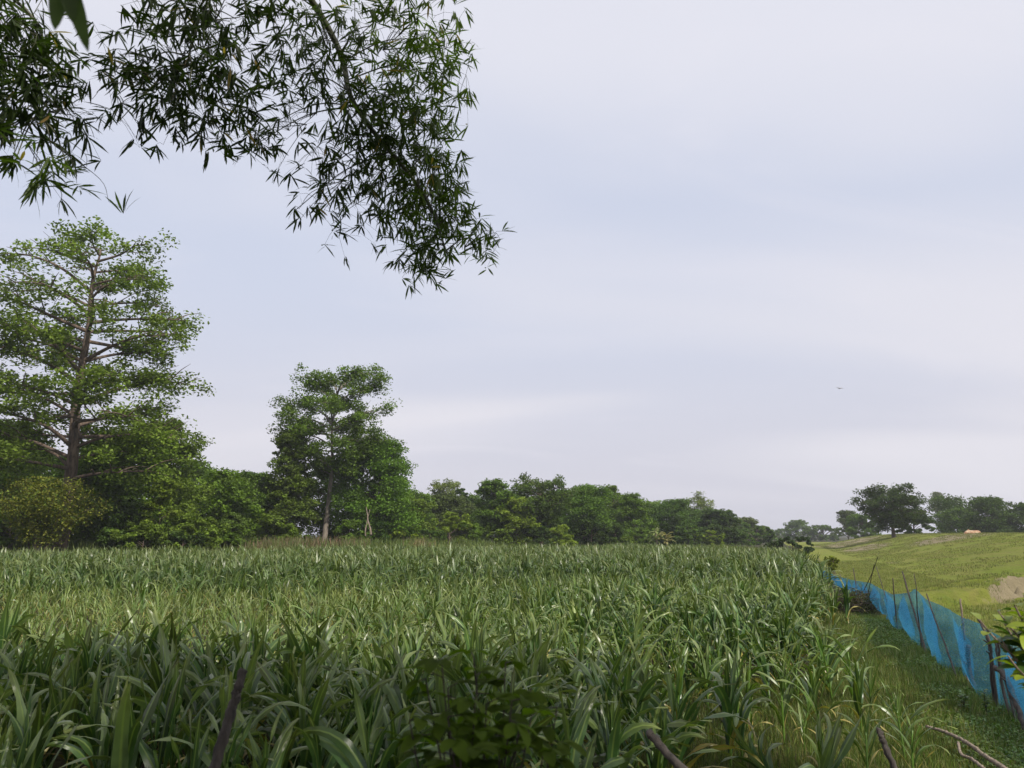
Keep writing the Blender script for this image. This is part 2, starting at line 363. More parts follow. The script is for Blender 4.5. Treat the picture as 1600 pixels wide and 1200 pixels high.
# ------------------------------------------------------------ maize
def maize_proto(rng, H=1.45, nleaf=11, lw=.075, seg=10, wide=3, yel=0., thin=1.0, straight=.2, gb=1.0, blue=1.0):
    """one maize plant at the origin: returns stalk MB, leaf MB"""
    st = MB(); lf = MB()
    lean = rng.normal(size=2)*.05
    zs = np.linspace(0, H*.62, 7); P = np.stack([lean[0]*zs**2, lean[1]*zs**2, zs], 1)
    P[0, 2] = -.04
    sc = np.array([.10, .17, .035])*(1+.2*rng.normal()) ; sc = np.clip(sc, .02, .4)
    tube(st, P, np.linspace(.015, .010, 7)*(.8+.5*thin), 6, col=sc)
    az0 = rng.random()*2*PI
    for k in range(nleaf):
        stiff = rng.random() < straight
        f = k/(nleaf-1); z0 = H*(.10+.52*f)
        az = az0+PI*k+rng.normal()*.32
        Ln = H*(.40+.30*math.sin(PI*min(1, f*.9+.12)))*(.85+.3*rng.random())
        if k == nleaf-1: Ln *= .8
        el0 = R(57+24*f+rng.normal()*7); droop = (2.6-1.0*f+rng.normal()*.35)*(.9 if f < .9 else .45)*(.22 if stiff else 1)
        w = lw*(.65+.5*math.sin(PI*min(1, f+.12)))*(.85+.3*rng.random())
        t = np.linspace(0, 1, seg+1); el = el0-droop*t**1.5
        ds = Ln/seg; azt = az+rng.normal()*.4*t**2
        hx = np.cos(el)*np.cos(azt); hy = np.cos(el)*np.sin(azt); hz = np.sin(el)
        d = np.stack([hx, hy, hz], 1); p = np.vstack([[0, 0, 0], np.cumsum(d[:-1]*ds, 0)])
        p += np.array([lean[0]*z0**2, lean[1]*z0**2, z0])
        roll = rng.normal()*.35+rng.normal()*1.0*t**2
        side = np.stack([-np.sin(azt), np.cos(azt), 0*t], 1); nrm = unit(np.cross(d, side)); nrm = np.where(nrm[:, 2:3] < 0, nrm, nrm)
        sd = side*np.cos(roll)[:, None]+nrm*np.sin(roll)[:, None]; nr = unit(np.cross(sd, d))
        ww = w*np.clip(np.minimum(.45+t*3.0, 1)*(1-t**2.4)**.8, .01, 1)
        wave = .16*w*np.sin(t*seg*1.5+rng.random()*6)*np.minimum(t*3, 1)
        green = np.array([.060, .120, .026])*(1+.22*rng.normal())*gb*np.array([1, 1, blue]); old = 1.0 if (f < .22 and rng.random() < .6+yel) else 0.
        green = green*(1-yel*.6)+np.array([.22, .225, .085])*yel*.6
        if rng.random() < .28: green = green*.45+np.array([.17, .21, .11])*.55
        if old: green = np.array([.30, .22, .08]); ww = ww*.6; 
        green = np.clip(green, .01, .5)
        tipc = green*(1-.35*t[:, None]**3)+np.array([.30, .25, .10])*.35*t[:, None]**3
        mid = tipc*.35+np.array([.22, .28, .10])*.65
        if wide == 3:
            Vv = np.stack([p+sd*(ww*.5)[:, None]+nr*(ww*.17+wave)[:, None], p+nr*0, p-sd*(ww*.5)[:, None]+nr*(ww*.17-wave)[:, None]], 1)
            # a narrow pale midrib: five columns
            e = .09
            Vv = np.stack([Vv[:, 0], Vv[:, 1]*(1-e)+Vv[:, 0]*e, Vv[:, 1]*(1-e)+Vv[:, 2]*e, Vv[:, 2]], 1)
            cc = np.stack([tipc, mid, mid, tipc], 1); nc = 4
            Vv = np.stack([Vv[:, 0], Vv[:, 0]*.16+Vv[:, 1]*.84, Vv[:, 1], Vv[:, 2], Vv[:, 3]*.16+Vv[:, 2]*.84, Vv[:, 3]], 1); cc = np.stack([tipc, tipc, mid, mid, tipc, tipc], 1); nc = 6
        else:
            Vv = np.stack([p+sd*(ww*.5)[:, None], p-sd*(ww*.5)[:, None]], 1); tb = tipc*.9+mid*.1; cc = np.stack([tb, tb], 1); nc = 2
        i = np.arange(seg)[:, None]*nc+np.arange(nc-1)[None]
        Qq = np.stack([i, i+1, i+nc+1, i+nc], -1).reshape(-1, 4)
        lf.add(Vv.reshape(-1, 3), Qq, col=cc.reshape(-1, 3))
    return st, lf

def vigor(X, Y):
    """0 = stunted yellowish plants, 1 = tall dark plants (patches of the field as in the photograph)"""
    n = fbm(X*.07+3, Y*.10, 3, 3)
    v = .56+.9*(n-.5)
    v = v+.55*(1-sstep(10.2, 12.8, Y+.45*np.clip(X+2, 0, 9)))*sstep(5.0, -1.0, X)       # lush front left
    v = v-.55*sstep(11.3, 13.5, Y)*(1-sstep(26, 31, Y-.15*X))*sstep(7, -7, X)     # pale band on the left
    v = v+.35*sstep(28, 33, Y)*(1-sstep(43, 52, Y))
    v = v-.25*(1-sstep(9, 14, Y))*sstep(.5, 4, X)
    return np.clip(v, .02, 1)
def in_field(X, Y):
    s = X-FS*Y
    edge = 1.15+.35*sstep(14, 8, Y)+.75*(fbm(Y*.5, 0*Y, 2, 8)-.5)*2+.6*sstep(12, 30, Y)-.5*sstep(45, 70, Y)
    far = 57+ (np.clip(X+34, 0, 90))*.62
    near = 5.6+.8*sstep(-3, 1.5, X)+1.6*sstep(1.5, 4.0, X)
    far = np.minimum(far, np.where(X > 14, 84-.35*(X-14), 999))
    return (s < edge) & (Y > near) & (Y < far)
def candidates(y0, y1, step, margin=1.5):
    xs = np.arange(-.78*y1-4, y1*.5+6, step); ysr = np.arange(y0, y1, step)
    X, Y = np.meshgrid(xs, ysr); X = X+(rng.random(X.shape)-.5)*step*.9; Y = Y+(rng.random(Y.shape)-.5)*step*.9
    X = X.ravel(); Y = Y.ravel()
    k = in_field(X, Y) & (X > -.72*Y-margin) & (X < .72*Y+margin); return X[k], Y[k]

SETS = {}
def protoset(name, n, kw):
    SETS[name] = [maize_proto(np.random.default_rng(100+i+hash_id(name)), **kw(i)) for i in range(n)]
def hash_id(s): return sum(ord(c)*(i+3) for i, c in enumerate(s))
protoset('lush', 10, lambda i: dict(H=1.42, nleaf=11, lw=.100, seg=10, gb=.80, straight=.3, blue=1.7))
protoset('mid', 8, lambda i: dict(H=1.3, nleaf=10, lw=.064, seg=9, yel=.15, straight=.40, gb=.85))
protoset('stunt', 8, lambda i: dict(H=1.0, nleaf=9, lw=.030, seg=8, yel=.8, thin=.6, straight=.7))
protoset('lush_far', 8, lambda i: dict(H=1.5, nleaf=9, lw=.088, seg=5, wide=2, gb=.62, blue=1.4))
protoset('mid_far', 8, lambda i: dict(H=1.3, nleaf=8, lw=.062, seg=5, wide=2, yel=.2, straight=.5, gb=.74))
protoset('stunt_far', 8, lambda i: dict(H=1.0, nleaf=8, lw=.05, seg=4, wide=2, yel=.8, straight=.7))
def arrs(mb):
    return np.concatenate(mb.v), (np.concatenate(mb.q) if mb.q else np.zeros((0, 4), int)), np.concatenate([np.asarray(c) for c in mb.c]), (np.concatenate(mb.t) if mb.t else np.zeros((0, 3), int))
def bake(name, X, Y, kinds, scale, rz, tilt, material, with_stalk=True, dark=None):
    big = MB()
    Zg = ground_z(X, Y)
    for key in sorted(set(kinds)):
        protos = SETS[key]; sel = np.where(kinds == key)[0]; pi = rng.integers(0, len(protos), len(sel))
        for a, (st, lf) in enumerate(protos):
            ids = sel[pi == a]
            if not len(ids): continue
            for mb in ((st, lf) if with_stalk else (lf,)):
                v, q, c, t = arrs(mb); n = len(v)
                cs, sn = np.cos(rz[ids]), np.sin(rz[ids]); s = scale[ids]
                x = (v[None, :, 0]*cs[:, None]-v[None, :, 1]*sn[:, None])*s[:, None]
                y = (v[None, :, 0]*sn[:, None]+v[None, :, 1]*cs[:, None])*s[:, None]
                z = v[None, :, 2]*s[:, None]
                x = x+z*tilt[ids, 0][:, None]+X[ids][:, None]; y = y+z*tilt[ids, 1][:, None]+Y[ids][:, None]; z = z+Zg[ids][:, None]
                VV = np.stack([x, y, z], -1).reshape(-1, 3); off = (np.arange(len(ids))*n)[:, None, None]
                tint = (1+.16*rng.normal(size=(len(ids), 1, 1)))*np.array([1, 1, 1])+np.array([.05, .0, -.05])*rng.normal(size=(len(ids), 1, 1))
                cc = np.clip(c[None]*tint, .005, .6).reshape(-1, 3)
                big.add(VV, (q[None]+off).reshape(-1, 4), (t[None]+off).reshape(-1, 3) if len(t) else None, col=cc)
    return big.build(name, material, smooth=True)
def kindof(v, suffix=''):
    r = v+rng.normal(size=len(v))*.10
    return np.where(r > .62, 'lush'+suffix, np.where(r > .30, 'mid'+suffix, 'stunt'+suffix))

# near plants as individuals, the rest as one mass
Xn, Yn = candidates(4, 24, .42)
v = vigor(Xn, Yn); sN = Xn-FS*Yn
keep = rng.random(len(Xn)) < (.80+.3*v)*np.where((Xn > .8) & (Yn < 14), .32+.45*sstep(9.8, 13.5, Yn)+.4*sstep(2.2, .8, Xn), 1)*np.where(sN > .6, .75, 1)
Xn, Yn, v = Xn[keep], Yn[keep], v[keep]
kn = kindof(v); hs = (.78+.30*v)*(.80+.14*sstep(9, 24, Yn))+.11*rng.normal(size=len(v)); hs = np.clip(hs, .35, 1.3); hs = hs*np.where(kn == 'stunt', 1.12, 1)
rzn = rng.random(len(v))*2*PI; tl = rng.normal(size=(len(v), 2))*np.where(rng.random((len(v), 1)) < .12, .28, .08)
vis = np.abs(Xn) < .70*Yn+.6
order = np.argsort(np.where(vis, np.hypot(Xn, Yn), 1e9)); ind = order[:300]; rest = order[300:]
PM = {}
for key in ('lush', 'mid', 'stunt'):
    for a, (st, lf) in enumerate(SETS[key]):
        mbs = []
        for nm, mb, mt in (('stalk', st, M_corn), ('leaves', lf, M_corn)):
            o = mb.build(nm, mt, smooth=True); mbs.append(o.data); bpy.data.objects.remove(o)
        PM[key, a] = mbs
CORN_L = {'lush': ('dark green broad leaved maize plant in the shaded front', 'lush maize plants at the front of the field'),
          'mid': ('mid green maize plant with narrow leaves near the front', 'mid green maize plants near the front of the field'),
          'stunt': ('short thin leaved yellowish maize plant near the front', 'short thin maize plants near the front of the field')}
SPX = sorted([j for j in ind if kn[j] == 'mid' and Xn[j] > 1.2 and Yn[j] < 12.5], key=lambda j: -Xn[j]/Yn[j])
ORD = 'first second third fourth fifth sixth seventh eighth ninth tenth eleventh twelfth thirteenth fourteenth fifteenth sixteenth seventeenth eighteenth nineteenth twentieth'.split()
ORD += ['twenty '+w for w in ORD[:9]]+['thirtieth']+['thirty '+w for w in ORD[:9]]+['fortieth']
for j in ind:
    key = kn[j]; a = int(rng.integers(0, len(SETS[key]))); lab, grp = CORN_L[key]
    if key == 'mid' and Xn[j] > 1.2 and Yn[j] < 12.5:
        lab, grp = 'mid green maize plant standing sparse over grass at the right front of the field', 'sparse maize plants over grass at the right front'
    if lab.startswith('mid green maize plant standing'):
        k_ = SPX.index(j); lab = 'sparse maize plant over grass at the right front, ' + ('rightmost of them' if k_ == 0 else ORD[min(k_, 39)]+' from the right')
    elif Xn[j]/Yn[j] < -.36: lab, grp = lab+', left of the stake', grp+', left of the stake'
    elif Xn[j]/Yn[j] > .22: lab, grp = lab+', by the grass verge', grp+', by the grass verge'
    elif Xn[j]/Yn[j] > -.12: lab, grp = lab+', around the near shrub', grp+', around the near shrub'
    else: lab, grp = lab+', right of the stake', grp+', right of the stake'
    e = empty('maize_plant', (Xn[j], Yn[j], float(ground_z(Xn[j], Yn[j]))), lab, 'maize plant', grp)
    e.rotation_euler = (tl[j, 0], tl[j, 1], rzn[j]); e.scale = (hs[j],)*3
    for nm, me in zip(('stalk', 'leaves'), PM[key, a]):
        c = bpy.data.objects.new(nm, me); C.objects.link(c); c.parent = e
sx = rest
o1 = bake('maize_crop', Xn[sx], Yn[sx], kn[sx], hs[sx], rzn[sx], tl[sx], M_cornfar)
Xf, Yf = candidates(24, 112, .44, 3)
v = vigor(Xf, Yf); kf = kindof(v, '_far'); hf = (.80+.30*v+.07*rng.normal(size=len(v)))*(.94+.08*sstep(24, 60, Yf))
hf = hf*(1-.12*sstep(10, 45, Xf))
o2 = bake('maize_crop_far', Xf, Yf, kf, hf, rng.random(len(v))*2*PI, rng.normal(size=(len(v), 2))*.07, M_cornfar, with_stalk=False)
# one mass
for o in (o1, o2): o.select_set(True)
bpy.context.view_layer.objects.active = o1
bpy.ops.object.join()
o1.name = 'maize_crop'; tag(o1, 'dense green maize crop filling the field back to the tree line', 'maize crop', kind='stuff')
print('maize', len(Xn), len(Xf))

# ------------------------------------------------------------ trees
def clump_tree(name, label, px, top, hw, Y, base_col, seed, group=None, shape='round', n=9000, lsz=.30, zbase=None, trunk=.16, cat='tree', barkm=None, low=.08, mat_=None, flat=.8, px_base=None, density=1.0):
    """leafy tree: crown built of clumps of sub-clumps of leaves, limbs run to the clumps"""
    rg = np.random.default_rng(seed)
    p = at(px, top, Y); Htop = p[2]
    base = np.array([p[0] if px_base is None else at(px_base, 835, Y)[0], Y, 0.]); base[2] = float(surf(base[0], base[1])) if zbase is None else zbase
    Hh = Htop-base[2]; Rx = hw/F*(Y*cp)*1.12
    root = empty(name, base, label, cat, group)
    lz = low*Hh
    ncl = int(np.clip(46*(Rx*Hh)/30., 22, 85)) if shape != 'umbrella' else int(np.clip(30*(Rx*Hh)/30., 16, 50))
    cl = []
    for k in range(ncl):
        f = ((k*.618034+rg.random()*.08) % 1.0); f = f**.92; z = lz+(Hh-lz)*f
        if shape == 'round': env = math.sqrt(max(.05, 1-((z/Hh-.45)/.60)**2))
        elif shape == 'cone': env = max(.15, 1-.75*f)
        elif shape == 'umbrella': env = (.30+.2*rg.random()) if f < .35 else max(.3, math.sqrt(max(.04, 1-((f-.62)/.45)**2)))
        elif shape == 'tall': env = (.55+.45*math.sin(PI*min(1, .25+f*.85)))
        else: env = 1
        az = rg.random()*2*PI; cr = min(Rx, Hh*.5)*(.26+.17*rg.random())*(.75+.25*env); rr = max(0, Rx*env*(.25+.80*math.sqrt(rg.random()))-cr*.7)
        z = min(z, Hh-cr*1.05*flat-Hh*(.16 if shape != 'umbrella' else .05)*(rr/max(Rx, .1))**2*rg.random())
        cl.append((np.array([math.cos(az)*rr, math.sin(az)*rr*.9, z]), cr))
    tr = MB()
    top_t = np.array([rg.normal()*.04*Hh, rg.normal()*.04*Hh, Hh*.80])
    tp = curve([np.array([0, 0, -.2]), np.array([rg.normal()*.02*Hh, rg.normal()*.02*Hh, Hh*.4]), top_t], 8)
    tube(tr, tp, np.linspace(trunk, trunk*.25, len(tp)), 8, col=(1, 1, 1), wob=.08, rng=rg)
    for c, cr in cl:
        h = max(.12*Hh, min(c[2]-.4*np.hypot(c[0], c[1])-.2*cr, Hh*.75)); st = tp[np.argmin(np.abs(tp[:, 2]-h))]
        mid = (st+c)/2+np.array([0, 0, .12*np.hypot(*(c-st)[:2])])
        lp = curve([st, mid, c], 5); tube(tr, lp, np.linspace(trunk*.42, trunk*.08, len(lp)), 5, col=(1, 1, 1))
    tr.build('trunk', barkm or M_bark, root, smooth=True)
    lv = MB(); tot = sum(c[1]**2 for c in cl)
    for c, cr in cl:
        nc = max(30, int(1.9*n*density*cr**2/tot)); nsub = max(5, int(6*min(3, cr)))
        d = unit(rg.normal(size=(nsub, 3))); d[:, 2] = d[:, 2]*.9+.1; sub = d*cr*(.55+.4*rg.random((nsub, 1)))*np.array([1, 1, flat])
        sr = cr*(.42+.3*rg.random(nsub)); si = rg.integers(0, nsub, nc)
        dd = unit(rg.normal(size=(nc, 3))); dd *= (rg.random((nc, 1))**.45); dd[:, 2] *= .62
        P = c+sub[si]+dd*sr[si][:, None]
        P[:, 2] = np.maximum(P[:, 2], .15)
        tint = 1+.22*rg.normal(size=nsub)[si]+.15*rg.normal(size=nc)
        yl = np.clip(.5*rg.random(nsub)[si]+.2*rg.random(nc)-.15, 0, 1)
        col = np.asarray(base_col)[None]*np.clip(tint, .45, 1.7)[:, None]; col = col*(1-yl[:, None]*.45)+np.array([.10, .13, .02])*yl[:, None]*.45
        Vv, Qq = leaf_quads(P, lsz*(.7+.6*rg.random(nc)), lsz*.62, rg, up=.25)
        lv.add(Vv, Qq, col=np.repeat(col, 4, 0))
    lv.build('crown', mat_ or M_leaf, root)
    return root

def tier_tree(name, label, px, top, Y, env, base_col, seed, zlo, trunk_r, nprim, lsz=.26, puff_leaves=42, barkm=None, top_bias=1.0, px_base=None, lean=0., group=None, prim_rise=.35, trunk_col=None, puff=.55, keepf=1.0, squash=.6):
    """tall tree with level, tiered branches carrying flat sprays; env(z/H) = crown radius in metres"""
    rg = np.random.default_rng(seed)
    b = at(px, 850, Y); base = np.array([b[0], Y, float(surf(b[0], Y))]); H = at(px, top, Y)[2]-base[2]
    root = empty(name, base, label, 'tree', group)
    tr = MB(); lv = MB()
    ctr = [np.array([0, 0, -.3])]
    for f in (.12, .3, .5, .7, .85, .97): ctr.append(np.array([lean*H*f+rg.normal()*.008*H, rg.normal()*.008*H, H*f]))
    tp = curve(ctr, 6); rad = trunk_r*(1-np.linspace(0, 1, len(tp))**.9*.9); rad[0] *= 1.5; rad[1] *= 1.25
    tube(tr, tp, rad, 12, wob=.07, rng=rg)
    puffs = []
    for k in range(nprim):
        f = zlo+(1-zlo)*((k+.5)/nprim)**top_bias*.97; az = k*2.399+rg.normal()*.25; Rr = env(f)*(.80+.32*rg.random())
        zb = f*H-.15*Rr*prim_rise*2; st = tp[np.argmin(np.abs(tp[:, 2]-zb))]
        ddir = np.array([math.cos(az), math.sin(az), 0]); rise = prim_rise*(-.1+2.1*rg.random())+max(0, f-.70)*1.5
        side = np.array([-ddir[1], ddir[0], 0]); bend = rg.normal()*.12
        P = curve([st, st+ddir*Rr*.35+np.array([0, 0, rise*Rr*.30]), st+ddir*Rr*.7+side*bend*Rr+np.array([0, 0, rise*Rr*.45]), st+ddir*Rr+side*bend*1.6*Rr+np.array([0, 0, rise*Rr*.42])], 6)
        r0 = max(.03, min(trunk_r*.36, Rr*.022)); tube(tr, P, np.linspace(r0, .018, len(P)), 6)
        for t in np.linspace(.46, 1, max(4, int(Rr*.9))):
            q = P[int(t*(len(P)-1))]; puffs.append((q+rg.normal(size=3)*np.array([.5, .5, .45]), 1.))
        ns = max(4, int(Rr*1.1))
        for i in range(ns):
            t = .36+.58*(i+rg.random()*.6)/ns; q = P[int(t*(len(P)-1))]; sg = 1 if i % 2 else -1
            L2 = Rr*(1-t*.62)*.52*(.7+.6*rg.random()); a2 = az+sg*R(38+25*rg.random()); d2 = np.array([math.cos(a2), math.sin(a2), 0])
            e = q+d2*L2+np.array([0, 0, L2*(-.25+.85*rg.random())]); m_ = (q+e)/2+np.array([0, 0, L2*.08])
            P2 = curve([q, m_, e], 4); tube(tr, P2, np.linspace(max(.02, r0*.4), .012, len(P2)), 4)
            for t2 in np.linspace(.35, 1, max(2, int(L2*1.1))):
                puffs.append((P2[int(t2*(len(P2)-1))]+rg.normal(size=3)*np.array([.4, .4, .35]), .9))
    for q, s in puffs:
        if rg.random() > keepf: continue
        n = int(puff_leaves*(.5+1.0*rg.random())); rr = puff*(.7+.6*rg.random())*1.45*s
        dd = unit(rg.normal(size=(n, 3)))*rg.random((n, 1))**.5*rr; dd[:, 2] *= squash
        P = q+dd+np.array([0, 0, .08]); P[:, 2] -= .16*(dd[:, 0]**2+dd[:, 1]**2)
        tint = np.clip(1+.20*rg.normal()+.15*rg.normal(size=n), .5, 1.7); yl = np.clip(.45*rg.random()+.2*rg.random(n)-.15, 0, 1)
        col = np.asarray(base_col)[None]*tint[:, None]; col = col*(1-yl[:, None]*.5)+np.array([.12, .15, .025])*yl[:, None]*.5
        Vv, Qq = leaf_quads(P, lsz*(.7+.6*rg.random(n)), lsz*.6, rg, up=.45)
        lv.add(Vv, Qq, col=np.repeat(col, 4, 0))
    tr.build('trunk', barkm or M_bark, root, smooth=True); lv.build('crown', M_leaf, root)
    print(name, 'puffs', len(puffs), 'H', round(H, 1))
    return root

G1 = (.100, .150, .024); G2 = (.082, .140, .020); G3 = (.062, .112, .022); GY = (.140, .195, .026); GD = (.042, .076, .020); GP = (.13, .165, .06)
# the two tall trees that stand above the wood
def env1(f): return float(np.interp(f, [.22, .30, .42, .55, .66, .78, .88, .96, 1], [6.2, 7.2, 7.9, 8.1, 7.7, 6.8, 5.6, 4.4, 2.8]))
tier_tree('tall_tree', 'tallest tree at the left edge, brown trunk and wide tiers of leafy branches', 92, 378, 60, env1, G1, 11, .27, .62, 50, lsz=.31, puff_leaves=115, lean=.02, prim_rise=.34, puff=.90, keepf=.36, squash=.62)
def env2(f): return float(np.interp(f, [.40, .48, .60, .70, .82, .92, 1], [1.8, 3.8, 5.2, 5.6, 5.0, 4.8, 4.2]))
tier_tree('tall_tree', 'slender tall tree with a bare pale trunk left of the dense rounded tree', 506, 596, 84, env2, (.075, .125, .022), 12, .44, .34, 36, lsz=.29, puff_leaves=105, barkm=M_greybark, lean=.035, prim_rise=.42, puff=.80, keepf=.68, squash=.6)

GRP = 'trees of the wood behind the field'
T = clump_tree
# behind and below the tallest tree
T('broadleaf_tree', 'dark dense tree at the left edge behind the yellowish thorny bush', 10, 655, 95, 72, G2, 21, GRP, n=16000, lsz=.34, low=.05)
T('broadleaf_tree', 'broad tree right of the tallest trunk, its crown touching the lowest limbs', 190, 668, 90, 66, G2, 22, GRP, n=17000, lsz=.32, low=.04)
T('broadleaf_tree', 'tree with loose outer sprays at the right shoulder of the tallest tree', 262, 655, 62, 70, G1, 23, GRP, n=13000, lsz=.30, low=.04)
T('broadleaf_tree', 'low dark green tree between the tallest tree and the slender tall tree, left one', 345, 733, 55, 76, G2, 24, GRP, n=10000, low=.03)
T('broadleaf_tree', 'low rounded tree just left of the small tree beside the slender trunk', 398, 735, 45, 82, G3, 25, GRP, n=9000, low=.03)
T('broadleaf_tree', 'leaning leafy tree just left of the slender tall tree', 455, 676, 43, 82, (.085, .125, .024), 26, GRP, n=14000, low=.04, shape='tall')
T('broadleaf_tree', 'big dense rounded tree right of the slender tall tree', 592, 684, 62, 86, (.075, .145, .020), 27, GRP, n=20000, low=.03)
T('broadleaf_tree', 'dark understorey tree behind the slender pale trunk', 530, 720, 50, 92, G2, 28, GRP, n=10000, low=.02)
T('broadleaf_tree', 'low tree at the right foot of the big rounded tree', 655, 778, 34, 92, G1, 29, GRP, n=6000, low=.02)
T('bamboo_thicket', 'pale feathery bamboo thicket in front of the small umbrella tree', 700, 768, 42, 118, (.062, .088, .032), 31, None, n=9000, low=.02, lsz=.34, flat=1.1, cat='bamboo')
T('broadleaf_tree', 'dark narrow topped tree between the pale bamboo and the upright tree', 722, 762, 20, 125, GD, 32, GRP, n=4500, low=.1)
T('broadleaf_tree', 'bright low bush like tree in front of the pale bamboo', 703, 800, 34, 98, GY, 33, GRP, n=6500, low=.02)
T('broadleaf_tree', 'upright tree with a pale bare stem at the middle of the wood', 772, 750, 38, 104, (.080, .14, .024), 34, GRP, n=12000, shape='tall', low=.13)
T('broadleaf_tree', 'yellow green tree leaning right beside the umbrella topped tree', 808, 776, 30, 102, GY, 35, GRP, n=6500, low=.08)
T('broadleaf_tree', 'big bushy tree right of the umbrella topped tree', 912, 756, 50, 112, (.072, .135, .02), 37, GRP, n=16000, low=.02)
T('broadleaf_tree', 'taller knobbly crown just behind the big bushy tree', 957, 757, 24, 125, G1, 38, GRP, n=6500, low=.02)
T('broadleaf_tree', 'mid green tree left of the banana like pale trees', 990, 770, 32, 122, G2, 39, GRP, n=9000, low=.02)
T('broadleaf_tree', 'broad dark dome shaped tree behind the pale banana like tree', 1050, 779, 42, 132, (.05, .095, .02), 40, GRP, n=12000, low=.02)
T('bamboo_thicket', 'dark drooping bamboo thicket below the airy tree', 1118, 795, 40, 140, GD, 42, None, n=11000, low=.02, lsz=.36, cat='bamboo')
T('broadleaf_tree', 'pale hazy tree right behind the dark bamboo', 1160, 808, 28, 190, (.085, .11, .05), 43, GRP, n=6000, low=.02, lsz=.42)
T('broadleaf_tree', 'low dark tree at the right end of the wood', 1178, 822, 30, 165, G3, 44, GRP, n=5500, low=.02, lsz=.4)
T('broadleaf_tree', 'farthest low tree in the gap between wood and bank', 1208, 830, 18, 330, G3, 45, GRP, n=2500, low=.02, lsz=.6)
SR = 'second rank of the wood, seen between the nearer crowns'
for i, (px, top, hw, Yd, colr, lab) in enumerate([
    (60, 700, 70, 84, G3, 'dark crown filling in behind the tallest trunk'), (150, 700, 60, 84, G3, 'dark crown behind the broad tree right of the tallest trunk'),
    (300, 715, 50, 90, G2, 'crown behind the loose sprayed tree, dipping towards the low left trees'), (372, 745, 44, 96, G3, 'dark crown filling the gap between the two low left trees'),
    (430, 752, 44, 100, G3, 'dark crown behind the leaning leafy tree'), (640, 765, 44, 112, G2, 'low crown at the right foot of the big rounded tree, behind it'),
    (678, 782, 36, 124, G3, 'dark low crown just left of the pale bamboo thicket'), (745, 772, 36, 132, G3, 'dark crown between pale bamboo and upright tree'),
    (800, 768, 36, 135, G2, 'crown behind the yellow green leaning tree'), (878, 764, 40, 138, G3, 'dark crown between umbrella topped tree and big bushy tree'),
    (940, 772, 40, 140, G2, 'crown behind the knobbly topped tree'), (972, 776, 34, 142, G3, 'dark crown left of the mid green tree'), (1018, 782, 36, 150, G2, 'crown between mid green tree and dark dome'),
    (1080, 794, 38, 160, G3, 'crown under the thin airy tree'), (1138, 806, 34, 175, G3, 'dark crown between dark bamboo and pale hazy tree'), (1182, 820, 26, 230, G3, 'low hazy crown near the right end of the wood')]):
    T('broadleaf_tree', lab, px, top, hw, Yd, colr, 300+i, SR, n=6500, lsz=.40, low=.0)
def dome(R, lo=.3):
    return lambda f: R*float(np.interp(f, [lo, lo+.15, .7, .85, 1], [.45, .8, 1, .88, .5]))
tier_tree('umbrella_tree', 'small pale umbrella tree standing far behind the wood, above the bamboo', 692, 756, 150, dome(3.0, .6), GP, 401, .62, .25, 12, lsz=.38, puff_leaves=30, puff=.6, prim_rise=.5)
tier_tree('umbrella_tree', 'broad umbrella topped tree in the middle of the wood', 846, 758, 106, dome(4.6, .5), (.055, .092, .02), 402, .45, .3, 26, lsz=.32, puff_leaves=44, puff=.6, prim_rise=.5)
T('broadleaf_tree', 'dark leafy understorey tree below the umbrella topped tree', 850, 772, 36, 108, G3, 403, GRP, n=9000, low=.02)
tier_tree('sparse_tree', 'thin airy tree rising above the dark dome, sky showing through', 1093, 780, 150, dome(3.0, .6), GP, 404, .6, .22, 12, lsz=.36, puff_leaves=20, puff=.6, prim_rise=.55)
tier_tree('spreading_tree', 'big dark spreading tree standing alone behind the bank', 1398, 769, 125, dome(4.9, .3), (.032, .056, .018), 405, .28, .35, 34, lsz=.36, puff_leaves=48, puff=.66, prim_rise=.35)
# low front layer along the far field edge
FR = 'low bushes along the far edge of the field'
bushes = [(20, 800, 60, 61, G2), (190, 775, 45, 61, (.05, .09, .02)), (255, 745, 33, 62, GY), (225, 815, 45, 60, G1), (310, 800, 38, 64, G1), (285, 828, 30, 62, GD), (365, 800, 36, 68, (.06, .095, .022)), (345, 828, 30, 66, G2),
          (430, 800, 32, 74, G1), (455, 825, 24, 76, G2), (548, 812, 26, 82, G2), (600, 812, 24, 84, (.045, .09, .02)), (632, 826, 30, 84, GY), (672, 826, 26, 88, (.05, .095, .02)), (735, 815, 24, 98, G2), (785, 826, 24, 98, G1),
          (845, 822, 26, 102, GD), (880, 820, 22, 104, GY), (925, 812, 30, 106, (.03, .055, .016)), (960, 818, 22, 108, (.055, .1, .02)), (1000, 824, 24, 116, G2), (1075, 820, 30, 124, G3), (1110, 828, 22, 130, GY), (1150, 836, 26, 140, G3), (980, 838, 16, 106, G1)]
BL = ['bush under the thorny bush at the left edge', 'bush right of the thorny bush, at the foot of the tallest tree', '', 'bush below the lime green bush', 'bush below the loose sprayed tree', 'dark low bush right of the bush below the lime green one', 'yellowish green bush under the low left tree', 'low bush between the dark bush and the dry grass', 'bush at the left end of the reddish dry grass, under the leaning tree', 'small dark bush behind the dry grass, left of the pale trunk', 'bush just right of the slender pale trunk', 'bush behind the pale forked dead tree', 'pale green bush right of the forked dead tree', 'bush by the small orange dry patch', 'bush under the pale bamboo thicket', 'bush at the stem foot of the upright tree', 'dark bush under the umbrella topped tree', 'yellow green bush between umbrella topped and big bushy trees', 'dark bush under the big bushy tree', 'light green bush under the right flank of the big bushy tree', 'bush under the mid green tree left of the banana like plants', 'bush under the dark dome shaped tree', 'yellowish bush at the foot of the dark bamboo', 'lowest bush at the right end of the wood', 'small bush left of the banana like plants']
